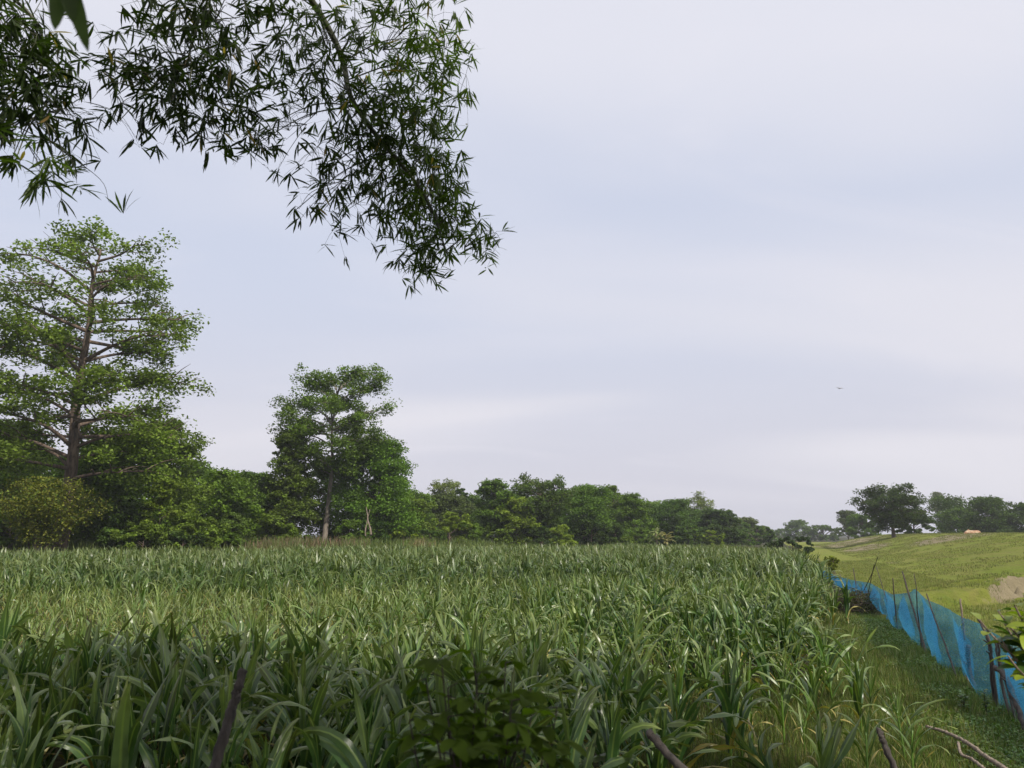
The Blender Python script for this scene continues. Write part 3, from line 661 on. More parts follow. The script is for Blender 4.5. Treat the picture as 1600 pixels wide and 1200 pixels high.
for i, (px, top, hw, Yd, colr) in enumerate(bushes):
    lab = BL[i]
    grp = FR
    if i == 2: lab, grp = 'bright lime green bush under the broad tree right of the tallest trunk', None
    T('bush', lab, px, top, hw, Yd, colr, 200+i, grp, n=5200, lsz=.24, low=.0, trunk=.06, cat='bush')
# behind the bank
RB = 'trees behind the embankment'
T('broadleaf_tree', 'low tree directly behind the foot of the spreading dark tree', 1425, 795, 30, 140, GD, 62, RB, n=7000, low=.02, lsz=.36)
T('broadleaf_tree', 'hazy tree right of the spreading dark tree', 1478, 773, 34, 175, GD, 63, RB, n=4500, low=.03, lsz=.42, shape='umbrella')
T('broadleaf_tree', 'dense dark tree behind the brown cow', 1545, 775, 40, 150, GD, 64, RB, n=8000, low=.02, lsz=.4)
T('broadleaf_tree', 'dark tree at the right edge of the photo behind the bank', 1605, 785, 40, 150, GD, 65, RB, n=9000, low=.02, lsz=.4)
T('broadleaf_tree', 'low dark tree filling the gap left of the cow', 1500, 792, 34, 165, G3, 66, RB, n=7000, low=.02, lsz=.4)
T('broadleaf_tree', 'pale open tree right of the low hazy trees behind the bank', 1322, 796, 20, 200, (.05, .07, .035), 67, RB, n=3000, low=.25, lsz=.42, shape='tall')
T('broadleaf_tree', 'dark low tree joined to the pale open tree behind the bank', 1347, 802, 26, 190, G3, 68, RB, n=6000, low=.02, lsz=.42)
T('broadleaf_tree', 'hazy tree at the left end behind the bank', 1245, 812, 20, 300, G3, 69, RB, n=4000, low=.02, lsz=.55)
T('broadleaf_tree', 'hazy low tree second from the left end behind the bank', 1285, 820, 26, 300, G3, 70, RB, n=4500, low=.02, lsz=.55)
T('broadleaf_tree', 'farthest hazy low tree seen over the shoulder of the bank', 1222, 826, 14, 380, G3, 71, RB, n=2000, low=.02, lsz=.65)
T('broadleaf_tree', 'tree beyond the right edge of the photo behind the bank', 1690, 775, 50, 150, GD, 72, RB, n=8000, low=.02, lsz=.42)
T('broadleaf_tree', 'tree beyond the left edge of the photo', -110, 690, 80, 72, G2, 73, GRP, n=9000, lsz=.38, low=.03)
T('broadleaf_tree', 'thin pale crown showing between spreading tree and hazy tree', 1462, 768, 14, 240, (.12, .14, .10), 74, RB, n=1100, low=.6, lsz=.45)

# yellowish thorny bush at the left
def thorny_bush():
    rg = np.random.default_rng(5); p = at(75, 748, 57.5); base = np.array([p[0], 57.5, float(surf(p[0], 57.5))]); H = p[2]-base[2]
    root = empty('thorny_bush', base, 'yellowish brown thorny bush with fine leaves at the left edge of the field', 'bush')
    st = MB(); lv = MB(); Rx = 80/F*57.5
    tips = []
    for k in range(26):
        az = rg.random()*2*PI; r = Rx*(.25+.8*rg.random()); hz = H*(.45+.55*math.sqrt(max(0, 1-(r/Rx/1.15)**2)))
        e = np.array([math.cos(az)*r, math.sin(az)*r, hz]); s0 = np.array([rg.normal()*.3, rg.normal()*.3, -.1])
        P = curve([s0, s0+(e-s0)*np.array([.25, .25, .6]), e], 7); tube(st, P, np.linspace(.07, .012, len(P)), 5)
        for t in np.linspace(.4, 1, 12): tips.append(P[int(t*(len(P)-1))])
    for q in tips:
        n = int(50+40*rg.random()); P = q+rg.normal(size=(n, 3))*np.array([.42, .42, .24]); P[:, 2] = np.clip(P[:, 2], .3, H)
        col = np.where(rg.random((n, 1)) < .62, np.array([[.145, .155, .028]]), np.array([[.085, .125, .024]]))*(1+.25*rg.normal(size=(n, 1)))
        Vv, Qq = leaf_quads(P, .20, .11, rg); lv.add(Vv, Qq, col=np.repeat(np.clip(col, .01, 1), 4, 0))
    st.build('stems', M_bark, root, smooth=True); lv.build('foliage', M_leaf, root)
thorny_bush()
# banana like pale trees
def fan_tree(px, top, Y, label, seed, colr):
    rg = np.random.default_rng(seed); p = at(px, top, Y); base = np.array([p[0], Y, float(surf(p[0], Y))]); H = p[2]-base[2]
    root = empty('banana_tree', base, label, 'tree', None); st = MB(); lv = MB()
    tube(st, curve([(0, 0, -.1), (.1, 0, H*.35), (.0, .1, H*.72)], 5), np.linspace(.16, .09, 11), 7, col=(1, 1, 1))
    for k in range(26):
        az = rg.random()*2*PI; el = R(15+60*rg.random()); z0 = H*(.35+.37*rg.random()); Ln = 1.3*(.7+.5*rg.random()); t = np.linspace(0, 1, 7)
        e = el-1.5*t; d = np.stack([np.cos(e)*math.cos(az), np.cos(e)*math.sin(az), np.sin(e)], 1); P = np.vstack([[0, 0, 0], np.cumsum(d[:-1]*Ln/6, 0)])+np.array([0, 0, z0])
        sd = np.array([-math.sin(az), math.cos(az), 0]); w = .20*np.clip(np.minimum(.3+3*t, 1)*(1-t**3), .02, 1)
        V_ = np.stack([P+sd*w[:, None]-[0, 0, .06], P, P-sd*w[:, None]-[0, 0, .06]], 1).reshape(-1, 3)
        i = np.arange(6)[:, None]*3+np.arange(2)[None]; Q_ = np.stack([i, i+1, i+4, i+3], -1).reshape(-1, 4)
        lv.add(V_, Q_, col=np.asarray(colr)*(1+.2*rg.normal()))
    st.build('trunk', M_deadwood, root, smooth=True); lv.build('leaves', M_leaf, root)
fan_tree(1024, 818, 111, 'pale banana like plant with bare stem before the dark dome tree, left of two', 81, (.14, .17, .07))
fan_tree(1040, 824, 110, 'pale yellowish banana like plant before the dark dome tree, right of two', 82, (.20, .19, .09))

# dead stump with two pale legs under the big rounded tree
def dead_trunk():
    Yd = 80; b = at(576, 842, Yd); base = np.array([b[0], Yd, float(surf(b[0], Yd))])
    root = empty('dead_tree', base, 'pale forked dead tree at the foot of the big rounded tree', 'dead tree'); m = MB()
    def w(px, py, dy=0): return at(px, py, Yd+dy)-base
    tube(m, curve([w(571, 838), w(571, 828), w(573, 818), w(575, 808), w(578, 796)], 5), np.linspace(.08, .03, 21), 7)
    tube(m, curve([w(580, 836), w(578, 824), w(575, 814), w(574, 804), w(572, 792)], 5), np.linspace(.12, .03, 21), 7)
    m.build('trunk', M_deadwood, root, smooth=True)
dead_trunk()

# small shrubs at the field corner and behind the net
T('round_shrub', 'dark rounded shrub at the far right corner of the field', 1237, 838, 32, 92, (.032, .058, .022), 90, None, n=5000, lsz=.26, low=.0, trunk=.06, cat='shrub')
T('round_shrub', 'smaller dark shrub left of the rounded shrub at the field corner', 1208, 846, 15, 92, (.035, .06, .022), 91, None, n=1800, lsz=.24, low=.0, trunk=.05, cat='shrub')
T('yellow_shrub', 'little yellow green shrub behind the far end of the blue net', 1299, 869, 12, 44, (.16, .19, .03), 92, None, n=900, lsz=.12, low=.45, trunk=.03, cat='shrub', shape='umbrella')

# ------------------------------------------------------------ grasses and weeds
def blades(name, X, Y, hmin, hmax, width, cols, label, cat, seed, kind='stuff', zf=surf, lean=.6):
    rg = np.random.default_rng(seed); n = len(X); Z = zf(X, Y); h = hmin+(hmax-hmin)*rg.random(n)**1.5
    az = rg.random(n)*2*PI; ln = lean*h*rg.random(n); fa = rg.random(n)*2*PI
    sx, sy = np.cos(fa)*width*.5, np.sin(fa)*width*.5
    b1 = np.stack([X-sx, Y-sy, Z-.01], 1); b2 = np.stack([X+sx, Y+sy, Z-.01], 1)
    mid = np.stack([X+np.cos(az)*ln*.35, Y+np.sin(az)*ln*.35, Z+h*.6], 1); m1 = mid-np.stack([sx, sy, 0*sx], 1)*.7; m2 = mid+np.stack([sx, sy, 0*sx], 1)*.7
    tp = np.stack([X+np.cos(az)*ln, Y+np.sin(az)*ln, Z+h*.95], 1)
    V = np.stack([b1, b2, m2, m1, tp], 1).reshape(-1, 3); o = np.arange(n)[:, None]*5
    Q = o+np.array([[0, 1, 2, 3]]); T = o+np.array([[3, 2, 4]])
    cols = np.asarray(cols); ci = rg.integers(0, len(cols), n); c = cols[ci]*(1+.2*rg.normal(size=(n, 1))); c = np.clip(c, .005, 1)
    ob = mesh_obj(name, V, Q, M_grass, col=np.repeat(c, 5, 0), T=T); return tag(ob, label, cat, kind=kind)
def scatter(n, y0, y1, s0, s1, seed, bias=1.0):
    rg = np.random.default_rng(seed); Y = y0+(y1-y0)*rg.random(n)**bias; s = s0+(s1-s0)*rg.random(n); return s+FS*Y, Y
X, Y = scatter(230000, 5, 34, .6, 4.6, 1, 1.5)
k = (fbm(X*1.3, Y*1.3, 3, 61) > .22) & (X > -1)
GC = [(.085, .13, .022), (.105, .16, .026), (.13, .165, .036), (.06, .10, .02), (.19, .17, .065)]
blades('verge_grass', X[k], Y[k], .05, .21, .007, GC, 'short green grass on the verge between the maize and the net', 'grass', 2)
rg = np.random.default_rng(3)
Y = 4.5+9.5*rg.random(110000)**.9; X = .2+(.70*Y+.5)*rg.random(len(Y)); k = (X-FS*Y < 1.2) & (fbm(X*.9, Y*.9, 3, 62) >.18+.3*(X < 1.2))
blades('field_grass', X[k], Y[k], .05, .22, .006, GC, 'fine grass growing under the sparse maize at the right front', 'grass', 4)
X, Y = scatter(90000, 9, 75, 3.6, 9.2, 5, 1.4)
k = fbm(X*.6, Y*.6, 3, 63) > .3
blades('pasture_grass', X[k], Y[k], .04, .14, .012, [(.13, .17, .028), (.17, .185, .045), (.10, .145, .024), (.20, .185, .065)], 'short yellow green grass between the net and the bank', 'grass', 6, zf=lambda X, Y: bank_surface(X-FS*Y, Y))
X, Y = scatter(170000, 22, 190, 8.8, 30, 7, 1.25)
cs = 6.7+.62*(Y-27); sq = X-FS*Y
k = (fbm(sq*.6, Y*.3, 4, 64) > .42) & ~((Y < 38) & (np.abs(sq-cs) < .7))
blades('bank_grass', X[k], Y[k], .03, .13, .03, [(.115, .15, .026), (.155, .165, .04), (.09, .125, .022), (.18, .165, .055)], 'grazed yellow green grass on the slope of the bank', 'grass', 8, zf=lambda X, Y: bank_surface(X-FS*Y, Y))
# dry reddish grass in front of the slender tree
rg = np.random.default_rng(9); n = 9000
pxs = 385+200*rg.random(n); Yd = 57+np.clip((pxs-800)/F*66+34, 0, 90)*.62+0.8+5*rg.random(n); X = (pxs-800)/F*Yd*1.01
k = (fbm(X*.55, Yd*.55, 3, 71)+.22*rg.normal(size=n) > .46+.22*np.abs((pxs-480)/100)**3); X, Yd = X[k], Yd[k]
blades('dry_grass', X, Yd, .45, 1.7, .05, [(.19, .115, .075), (.15, .12, .07), (.10, .13, .04), (.08, .12, .03), (.20, .14, .09)], 'reddish brown dry grass in front of the slender tall tree', 'dry grass', 10, lean=.35)
pxs = 662+9*rg.normal(size=900); Yd = 57+np.clip((pxs-800)/F*74+34, 0, 90)*.62+1.5+3*rg.random(900); X = (pxs-800)/F*Yd*1.01
blades('dry_grass', X, Yd, .5, 1.6, .05, [(.24, .15, .09), (.20, .16, .08), (.12, .14, .05)], 'small orange brown dry grass patch right of the dead forked tree', 'dry grass', 11, lean=.3)
# meadow strip in front of the wood
rg = np.random.default_rng(12); n = 42000; X = -45+75*rg.random(n); Yd = 58+np.clip(X+34, 0, 90)*.62+6*rg.random(n)
k = fbm(X*.4, Yd*.4, 3, 72) > .40; X, Yd = X[k], Yd[k]
blades('tall_weeds', X, Yd, .4, 1.5, .06, [(.09, .135, .03), (.07, .11, .024), (.13, .155, .04)], 'tall green weeds between the maize and the wood', 'weeds', 13, lean=.4)

# broad leaved weeds on the verge
def weeds(name, X, Y, label, seed, sz=.045, hh=.12, cols=((.08, .13, .024), (.11, .155, .035), (.05, .09, .018))):
    rg = np.random.default_rng(seed); n = len(X); m = 9
    c = np.stack([X, Y, surf(X, Y)], 1); c = np.repeat(c, m, 0)+rg.normal(size=(n*m, 3))*np.array([.09, .09, 0]); c[:, 2] += hh*rg.random(n*m)**.7+.01
    V, Q = leaf_quads(c, sz*(.7+.8*rg.random(n*m)), sz*.7, rg, up=.9, fold=.12)
    cols = np.asarray(cols); cc = cols[rg.integers(0, len(cols), n*m)]*(1+.2*rg.normal(size=(n*m, 1)))
    return tag(mesh_obj(name, V, Q, M_shrub, col=np.repeat(np.clip(cc, .005, 1), 4, 0)), label, 'weeds', kind='stuff')
X, Y = scatter(6000, 5, 30, 2.1, 3.9, 21, 1.6); k = fbm(X*1.1, Y*1.1, 3, 65) > .50
weeds('verge_weeds', X[k], Y[k], 'low broad leaved weeds along the foot of the net', 22)
X, Y = scatter(3200, 4.0, 11, 2.0, 6.2, 23, 1.0)
weeds('creeping_weeds', X, Y, 'creeping weeds around the fallen sticks at the bottom right', 24, .05, .10)

# brush heap beside the net
def brush_heap():
    rg = np.random.default_rng(44); p = at(1342, 955, 25.5); base = np.array([p[0], 25.5, float(surf(p[0], 25.5))]); H = at(1342, 920, 25.5)[2]-base[2]
    root = empty('brush_heap', base, 'dark heap of cut brushwood on the verge against the blue net', 'brush heap'); st = MB(); lv = MB()
    for k in range(420):
        a = rg.normal(size=3)*np.array([.42, .6, .22]); a[2] = abs(a[2])+.05; r2 = (a[0]/.85)**2+(a[1]/1.3)**2
        a[2] = min(a[2]*1.6, H*max(.1, 1-r2*.5)); d = unit(rg.normal(size=3)*np.array([1, 1, .35])); Ln = .25+.45*rg.random()
        P = curve([a-d*Ln/2, a+rg.normal(size=3)*.03, a+d*Ln/2], 3); P[:, 2] = np.maximum(P[:, 2], 0); tube(st, P, np.linspace(.008, .003, len(P)), 4)
    n = 9000; q = unit(rg.normal(size=(n, 3)))*rg.random((n, 1))**.4*np.array([.78, 1.15, H*.95]); q[:, 2] = np.abs(q[:, 2])
    col = np.array([[.055, .05, .025]])*(1+.35*rg.normal(size=(n, 1))); col[rg.random(n) < .25] = (.05, .085, .02)
    V, Q = leaf_quads(q, .05, .03, rg); lv.add(V, Q, col=np.repeat(np.clip(col, .01, 1), 4, 0))
    st.build('twigs', M_stake, root); lv.build('leaves', M_leaf, root)
brush_heap()

# ------------------------------------------------------------ blue net fence
def net_material():
    m, t = mat('blue_net')
    g = nd(t, 'ShaderNodeNewGeometry'); tc = nd(t, 'ShaderNodeTexCoord')
    n = nd(t, 'ShaderNodeTexNoise', {0: g.outputs['Position'], 'Scale': 2.2, 'Detail': 5, 'Roughness': .6})
    r = nd(t, 'ShaderNodeMapRange', {0: n.outputs[0], 1: .3, 2: .7})
    c = nd(t, 'ShaderNodeMix', {0: r.outputs[0], 6: (.020, .175, .33, 1), 7: (.070, .31, .50, 1)}, data_type='RGBA')
    mp = nd(t, 'ShaderNodeMapping', {0: g.outputs['Position'], 3: (8, 8, 60)}); n2 = nd(t, 'ShaderNodeTexNoise', {0: mp.outputs[0], 'Scale': 3, 'Detail': 3})
    b = nd(t, 'ShaderNodeBump', {'Height': n2.outputs[0], 'Strength': .3, 'Distance': .01})
    p = nd(t, 'ShaderNodeBsdfPrincipled', {'Base Color': c.outputs[2], 'Roughness': .6, 'Normal': b.outputs[0]})
    tl = nd(t, 'ShaderNodeBsdfTranslucent', {0: c.outputs[2]}); m1 = nd(t, 'ShaderNodeMixShader', {0: .35, 1: p.outputs[0], 2: tl.outputs[0]})
    tr = nd(t, 'ShaderNodeBsdfTransparent', {0: (.62, .86, 1, 1)})
    r2 = nd(t, 'ShaderNodeMapRange', {0: n2.outputs[0], 1: .3, 2: .7, 3: .36, 4: .62})
    m2 = nd(t, 'ShaderNodeMixShader', {0: r2.outputs[0], 1: m1.outputs[0], 2: tr.outputs[0]})
    nd(t, 'ShaderNodeOutputMaterial', {0: m2.outputs[0]}); return m
M_net = net_material()
fb = on_fence(1530, 1100); fbase = np.array([fb[0], fb[1], 0.])
fence = empty('net_fence', fbase, 'blue net fence hung on crooked sticks along the field edge', 'fence')
def net(top, bot, seed, rows=26):
    tp = np.array([on_fence(*q) for q in top]); bt = np.array([on_fence(*q) for q in bot])
    def res(P, n):
        yy = np.linspace(P[0, 1], P[-1, 1], n); return np.stack([np.interp(yy, P[::sg, 1], P[::sg, k]) for k in range(3)], 1)
    sg = -1; n = 260
    A = res(tp, n); B = res(bt, n); v = np.linspace(0, 1, rows)[None, :, None]
    P = A[:, None]*(1-v)+B[:, None]*v
    yl = P[..., 1]; vv = v[..., 0]+0*yl
    out = .15*np.sin(PI*vv)*(np.sin(yl*2.2+vv*2)+.6*np.sin(yl*5.3+vv*3.7+seed)) + .09*(fbm(yl*1.5, vv*3+yl*.8, 3, seed)-.5)+.05*np.sin(yl*9+vv*5)*vv
    P[..., 0] += out*.95; P[..., 1] -= out*.3; P[..., 2] += .02*np.sin(yl*7)*vv
    P[..., 2] = np.maximum(P[..., 2], ground_z(P[..., 0], P[..., 1])+.02)
    i = np.arange(n-1)[:, None]*rows+np.arange(rows-1)[None]; Q = np.stack([i, i+1, i+rows+1, i+rows], -1).reshape(-1, 4)
    mesh_obj('net', P.reshape(-1, 3)-fbase, Q, M_net, fence, smooth=True)
net([(1280, 884), (1290, 893), (1305, 899), (1330, 906), (1360, 911), (1380, 922), (1395, 929), (1420, 926), (1432, 920), (1450, 937), (1480, 951), (1512, 968)],
    [(1281, 903), (1292, 914), (1308, 922), (1330, 931), (1362, 944), (1383, 962), (1400, 985), (1424, 1006), (1442, 1011), (1453, 1040), (1484, 1066), (1492, 1080), (1502, 1070), (1511, 1018)][:13]+[(1512, 1014)], 3)
net([(1511, 966), (1530, 975), (1555, 990), (1580, 1005), (1600, 1018), (1650, 1046), (1760, 1110), (1900, 1190)], [(1512, 1035), (1527, 1097), (1548, 1110), (1580, 1127), (1600, 1134), (1650, 1165), (1760, 1235), (1900, 1340)], 9)
def post(pts, r0, r1, seed, dx=-.05, nub=0, m=M_stake):
    rg = np.random.default_rng(seed); P = np.array([on_fence(px, py, FENCE+dx) for px, py in pts])
    z = float(ground_z(P[-1][0], P[-1][1]))
    if P[-1][2] > z-.05: 
        d = P[-1]-P[-2]; d = d/abs(d[2]); e = P[-1]+d*(P[-1][2]-z+.12); P = np.vstack([P, e])
    P = curve(P, 6); P = P+rg.normal(size=P.shape)*r1*.12; mb = MB(); tube(mb, P, np.linspace(r0, r1, len(P)), 8, wob=.14, rng=rg)
    for k in range(nub):
        i = int(len(P)*(.35+.12*k)); q = P[i]; d = unit(np.array([-.8+.2*rg.normal(), rg.normal()*.2, .5])); tube(mb, [q, q+d*.05, q+d*.10], [r1*.45, r1*.35, r1*.2], 6)
    mb.build('post', m, fence, smooth=True, off=fbase)
post([(1279, 872), (1283, 892), (1287, 912)], .02, .03, 1); post([(1290, 890), (1293, 915)], .02, .025, 2, m=M_stick); post([(1304, 893), (1309, 918)], .02, .025, 3)
post([(1312, 896), (1318, 914), (1322, 929)], .014, .018, 4); post([(1333, 888), (1336, 905), (1340, 927)], .016, .024, 5)
post([(1372, 869), (1362, 897), (1351, 920)], .008, .016, 6, -.12); post([(1366, 882), (1362, 900), (1358, 920)], .008, .014, 7, -.14)
post([(1369, 885), (1380, 920), (1387, 945), (1391, 967)], .010, .016, 8); post([(1395, 903), (1398, 940), (1403, 990)], .013, .018, 9)
post([(1410, 893), (1422, 935), (1434, 975), (1443, 1006)], .016, .026, 10); post([(1428, 896), (1432, 920), (1433, 950), (1436, 975)], .008, .016, 11)
post([(1448, 928), (1460, 965), (1474, 1000), (1485, 1031)], .012, .017, 12, -.10)
post([(1500, 936), (1505, 975), (1508, 1012)], .014, .020, 13, -.02, m=M_stick); post([(1513, 1008), (1514, 1040), (1519, 1065), (1527, 1096)], .036, .040, 14, -.08, nub=1)
post([(1526, 962), (1538, 985), (1546, 1010), (1550, 1050), (1555, 1112)], .014, .034, 15, -.06, nub=3)
post([(1534, 978), (1546, 1000), (1549, 1025)], .016, .022, 16, -.09)
post([(1554, 994), (1560, 1030), (1568, 1080), (1580, 1120)], .016, .026, 17, -.05, nub=1); post([(1560, 1000), (1562, 1030), (1566, 1045)], .014, .018, 18, -.10)
post([(1555, 1043), (1570, 1056), (1585, 1090), (1599, 1130)], .034, .036, 19, -.16, nub=1)
post([(1640, 1030), (1648, 1090), (1655, 1170)], .02, .03, 20); post([(1740, 1080), (1748, 1150), (1750, 1235)], .02, .03, 21)

# ------------------------------------------------------------ stakes and fallen sticks
def stick(name, label, pts, r0, r1, m, cat, seed, extra=None, toground=True):
    rg = np.random.default_rng(seed); P = np.array([at(px, py, Y) for px, py, Y in pts])
    if toground:
        d = P[-1]-P[-2]; d = d/max(1e-6, abs(d[2])); zg = float(ground_z(P[-1][0], P[-1][1]))
        if P[-1][2] > zg: P = np.vstack([P, P[-1]+d*(P[-1][2]-zg+.06)])
    base = P[-1].copy(); C_ = curve(P, 8); C_ = curve(C_, 3); C_ = C_+rg.normal(size=C_.shape)*r1*.10
    rr_ = np.linspace(r0, r1, len(C_))*(1+.10*np.sin(np.arange(len(C_))*1.3+seed)); kk = len(C_)//2; rr_[kk] *= 1.28
    mb = MB(); tube(mb, C_-base, rr_, 12, wob=.13, rng=rg)
    if extra is not None:
        E = curve(np.array([at(px, py, Y) for px, py, Y in extra]), 8); tube(mb, E-base, np.linspace(r0*.8, r1*.6, len(E)), 8, wob=.06, rng=rg)
    o = mb.build(name, m, smooth=True); o.location = base; return tag(o, label, cat)
stick('wooden_stake', 'thick leaning wooden stake before the lush maize at the lower left', [(381, 1046, 3.1), (330, 1215, 2.98)], .016, .024, M_stakebark, 'stake', 1)
stick('wooden_stake', 'dark bare stake slanting down right of the foreground shrub', [(1020, 1152, 3.4), (1072, 1210, 3.3)], .014, .020, M_stakebark, 'stake', 2)
stick('wooden_stake', 'short brown stake at the foot of the verge left of the fallen sticks', [(1372, 1138, 4.6), (1404, 1215, 4.5)], .015, .021, M_stakebark, 'stake', 3)
def lying(px, py): 
    d = ray(px, py); t = 1.0
    for k in range(40):
        p = np.array([0, 0, CAMZ])+d*t; t += (p[2]-float(ground_z(p[0], p[1]))-.17)/(-d[2])*.6
    return (px, py, (np.array([0, 0, CAMZ])+d*t)[1])
stick('fallen_stick', 'long pale fallen stick lying in the weeds at the bottom right', [lying(*q) for q in ((1447, 1135), (1475, 1143), (1510, 1160), (1540, 1182), (1568, 1200), (1600, 1225))], .016, .026, M_palestick, 'stick', 4, toground=False)
stick('fallen_stick', 'shorter bent fallen stick below the long pale one', [lying(*q) for q in ((1497, 1160), (1502, 1178), (1518, 1186), (1536, 1200), (1560, 1220))], .014, .018, M_palestick, 'stick', 5, toground=False)

# ------------------------------------------------------------ leaf helpers for close plants
def lance(mb, base, d, nrm, Ln, w, col, seg=6, curl=.5, fold=.25):
    """one lanceolate leaf, folded along its midrib and curling down"""
    d = unit(np.asarray(d, float)); s = unit(np.cross(d, nrm)); n = unit(np.cross(s, d)); t = np.linspace(0, 1, seg+1)
    a = -curl*t; dd = d[None]*np.cos(a)[:, None]+n[None]*np.sin(a)[:, None]; nn = n[None]*np.cos(a)[:, None]-d[None]*np.sin(a)[:, None]
    P = np.vstack([[0, 0, 0], np.cumsum(dd[:-1]*Ln/seg, 0)])+base
    ww = w*.5*np.clip(np.sin(PI*np.clip(t*.93+.05, 0, 1))**.75, .03, 1); ww[-1] = w*.01
    V = np.stack([P+s*ww[:, None]+nn*(ww*fold)[:, None], P, P-s*ww[:, None]+nn*(ww*fold)[:, None]], 1).reshape(-1, 3)
    i = np.arange(seg)[:, None]*3+np.arange(2)[None]; Q = np.stack([i, i+1, i+4, i+3], -1).reshape(-1, 4); mb.add(V, Q, col=np.clip(np.asarray(col, float), .005, 1))

# foreground shrub below the middle
def near_shrub():
    rg = np.random.default_rng(71); b = at(745, 1195, 1.9); base = np.array([b[0], 1.9, float(ground_z(b[0], 1.9))])
    root = empty('leafy_shrub', base, 'blurred dark leafy shrub close to the camera below the middle', 'shrub'); st = MB(); lv = MB()
    tips = [(690, 1030, 1.75), (740, 1025, 1.8), (790, 1035, 1.9), (665, 1060, 1.7), (830, 1075, 1.9), (870, 1105, 1.95), (700, 1120, 1.65), (760, 1100, 1.75), (640, 1125, 1.7), (810, 1140, 1.8), (850, 1170, 1.85), (720, 1175, 1.6), (780, 1180, 1.7), (660, 1195, 1.65), (880, 1215, 1.8), (745, 1060, 1.7), (700, 1075, 1.85), (800, 1095, 1.7), (750, 1150, 1.9), (690, 1150, 1.8), (830, 1120, 1.75)]
    for k, (px, py, Y) in enumerate(tips):
        e = at(px, py, Y)-base; s0 = np.array([rg.normal()*.03, rg.normal()*.03, 0]); m_ = s0+(e-s0)*np.array([.35, .35, .6])+rg.normal(size=3)*.015
        P = curve([s0, m_, e], 14); tube(st, P, np.linspace(.005, .0016, len(P)), 6)
        for t in np.linspace(.28, 1, 24):
            i = min(len(P)-1, int(t*(len(P)-1))); q = P[i]; az = rg.random()*2*PI; d = np.array([math.cos(az), math.sin(az), .15+.25*rg.normal()])
            g = np.array([.085, .130, .016])*(1+.25*rg.normal()); 
            # a leaf of three leaflets on a short stalk
            e2 = q+unit(d)*.03; tube(st, [q, e2], [.0015, .001], 4, cap=False)
            for sgn in (0, 1, -1):
                a3 = az+sgn*.95; d3 = np.array([math.cos(a3), math.sin(a3), d[2]-.1]); lance(lv, e2, d3, np.array([rg.normal()*.25, rg.normal()*.25, 1]), (.068 if sgn == 0 else .052)*(.75+.5*rg.random()), .030, g, seg=6, curl=.7)
    st.build('stems', M_stake, root, smooth=True); lv.build('foliage', M_dullshrub, root, smooth=True)
near_shrub()
# shrub at the right edge, leaves catch the sun
def edge_shrub():
    rg = np.random.default_rng(72); Y0 = 3.0; b = at(1700, 1130, Y0); base = np.array([b[0], Y0, float(ground_z(b[0], Y0))])
    root = empty('leafy_shrub', base, 'sunlit yellow green shrub leaning in at the right edge before the net', 'shrub'); st = MB(); lv = MB()
    tips = [(1530, 968, 3.0), (1560, 955, 3.05), (1585, 945, 2.95), (1590, 975, 3.1), (1600, 930, 3.0), (1565, 1000, 3.0), (1575, 1025, 2.9), (1600, 1010, 3.0), (1605, 1035, 3.1), (1630, 950, 3.0), (1640, 1000, 3.0), (1660, 930, 3.1), (1570, 975, 3.1), (1610, 955, 2.9), (1600, 990, 2.95), (1680, 980, 3.0)]
    for k, (px, py, Y) in enumerate(tips):
        e = at(px, py, Y)-base; m_ = np.array([e[0]*.25, e[1]*.3, e[2]*.75])+rg.normal(size=3)*.02; P = curve([np.zeros(3), m_, e], 8); tube(st, P, np.linspace(.010, .003, len(P)), 6)
        for t in np.linspace(.66, 1, 17):
            i = min(len(P)-1, int(t*(len(P)-1))); q = P[i]; az = rg.random()*2*PI; d = np.array([math.cos(az), math.sin(az), .35+.35*rg.normal()])
            g = (np.array([.22, .28, .028]) if rg.random() < .7 else np.array([.055, .11, .02]))*(1+.2*rg.normal())
            lance(lv, q, d, np.array([rg.normal()*.3, rg.normal()*.3, 1]), .085*(.7+.5*rg.random()), .034, g, curl=.5)
    st.build('stems', M_stick, root, smooth=True); lv.build('foliage', M_shrub, root, smooth=True)
edge_shrub()
# low leafy saplings on the verge by the net
def sapling(px, py, Y, h, seed, label, col=(.09, .14, .03)):
    rg = np.random.default_rng(seed); b = at(px, py, Y); base = np.array([b[0], Y, float(surf(b[0], Y))]); root = empty('sapling', base, label, 'sapling'); st = MB(); lv = MB()
    for k in range(4):
        e = np.array([rg.normal()*.12*h, rg.normal()*.12*h, h*(.7+.3*rg.random())]); P = curve([np.zeros(3), e*np.array([.3, .3, .55]), e], 5); tube(st, P, np.linspace(.006, .002, len(P)), 5)
        for t in np.linspace(.3, 1, 9):
            q = P[min(len(P)-1, int(t*(len(P)-1)))]; az = rg.random()*2*PI; lance(lv, q, (math.cos(az), math.sin(az), .3), np.array([rg.normal()*.3, rg.normal()*.3, 1]), .10*(.6+.5*rg.random()), .045, np.array(col)*(1+.2*rg.normal()), seg=4)
    st.build('stems', M_stake, root); lv.build('foliage', M_shrub, root, smooth=True)
for k, a in enumerate([(1418, 985, 20.5, .75, 'leafy sapling beside the leaning dark stick, in front of the net'), (1540, 1105, 11.2, .40, 'small leafy sapling at the foot of the forked post'), (1590, 1060, 11.0, .55, 'thin leafy sapling before the right end of the net'), (1505, 1095, 11.6, .3, 'low sapling at the foot of the knobbly post')]):
    sapling(a[0], a[1], a[2], a[3], 80+k, a[4])

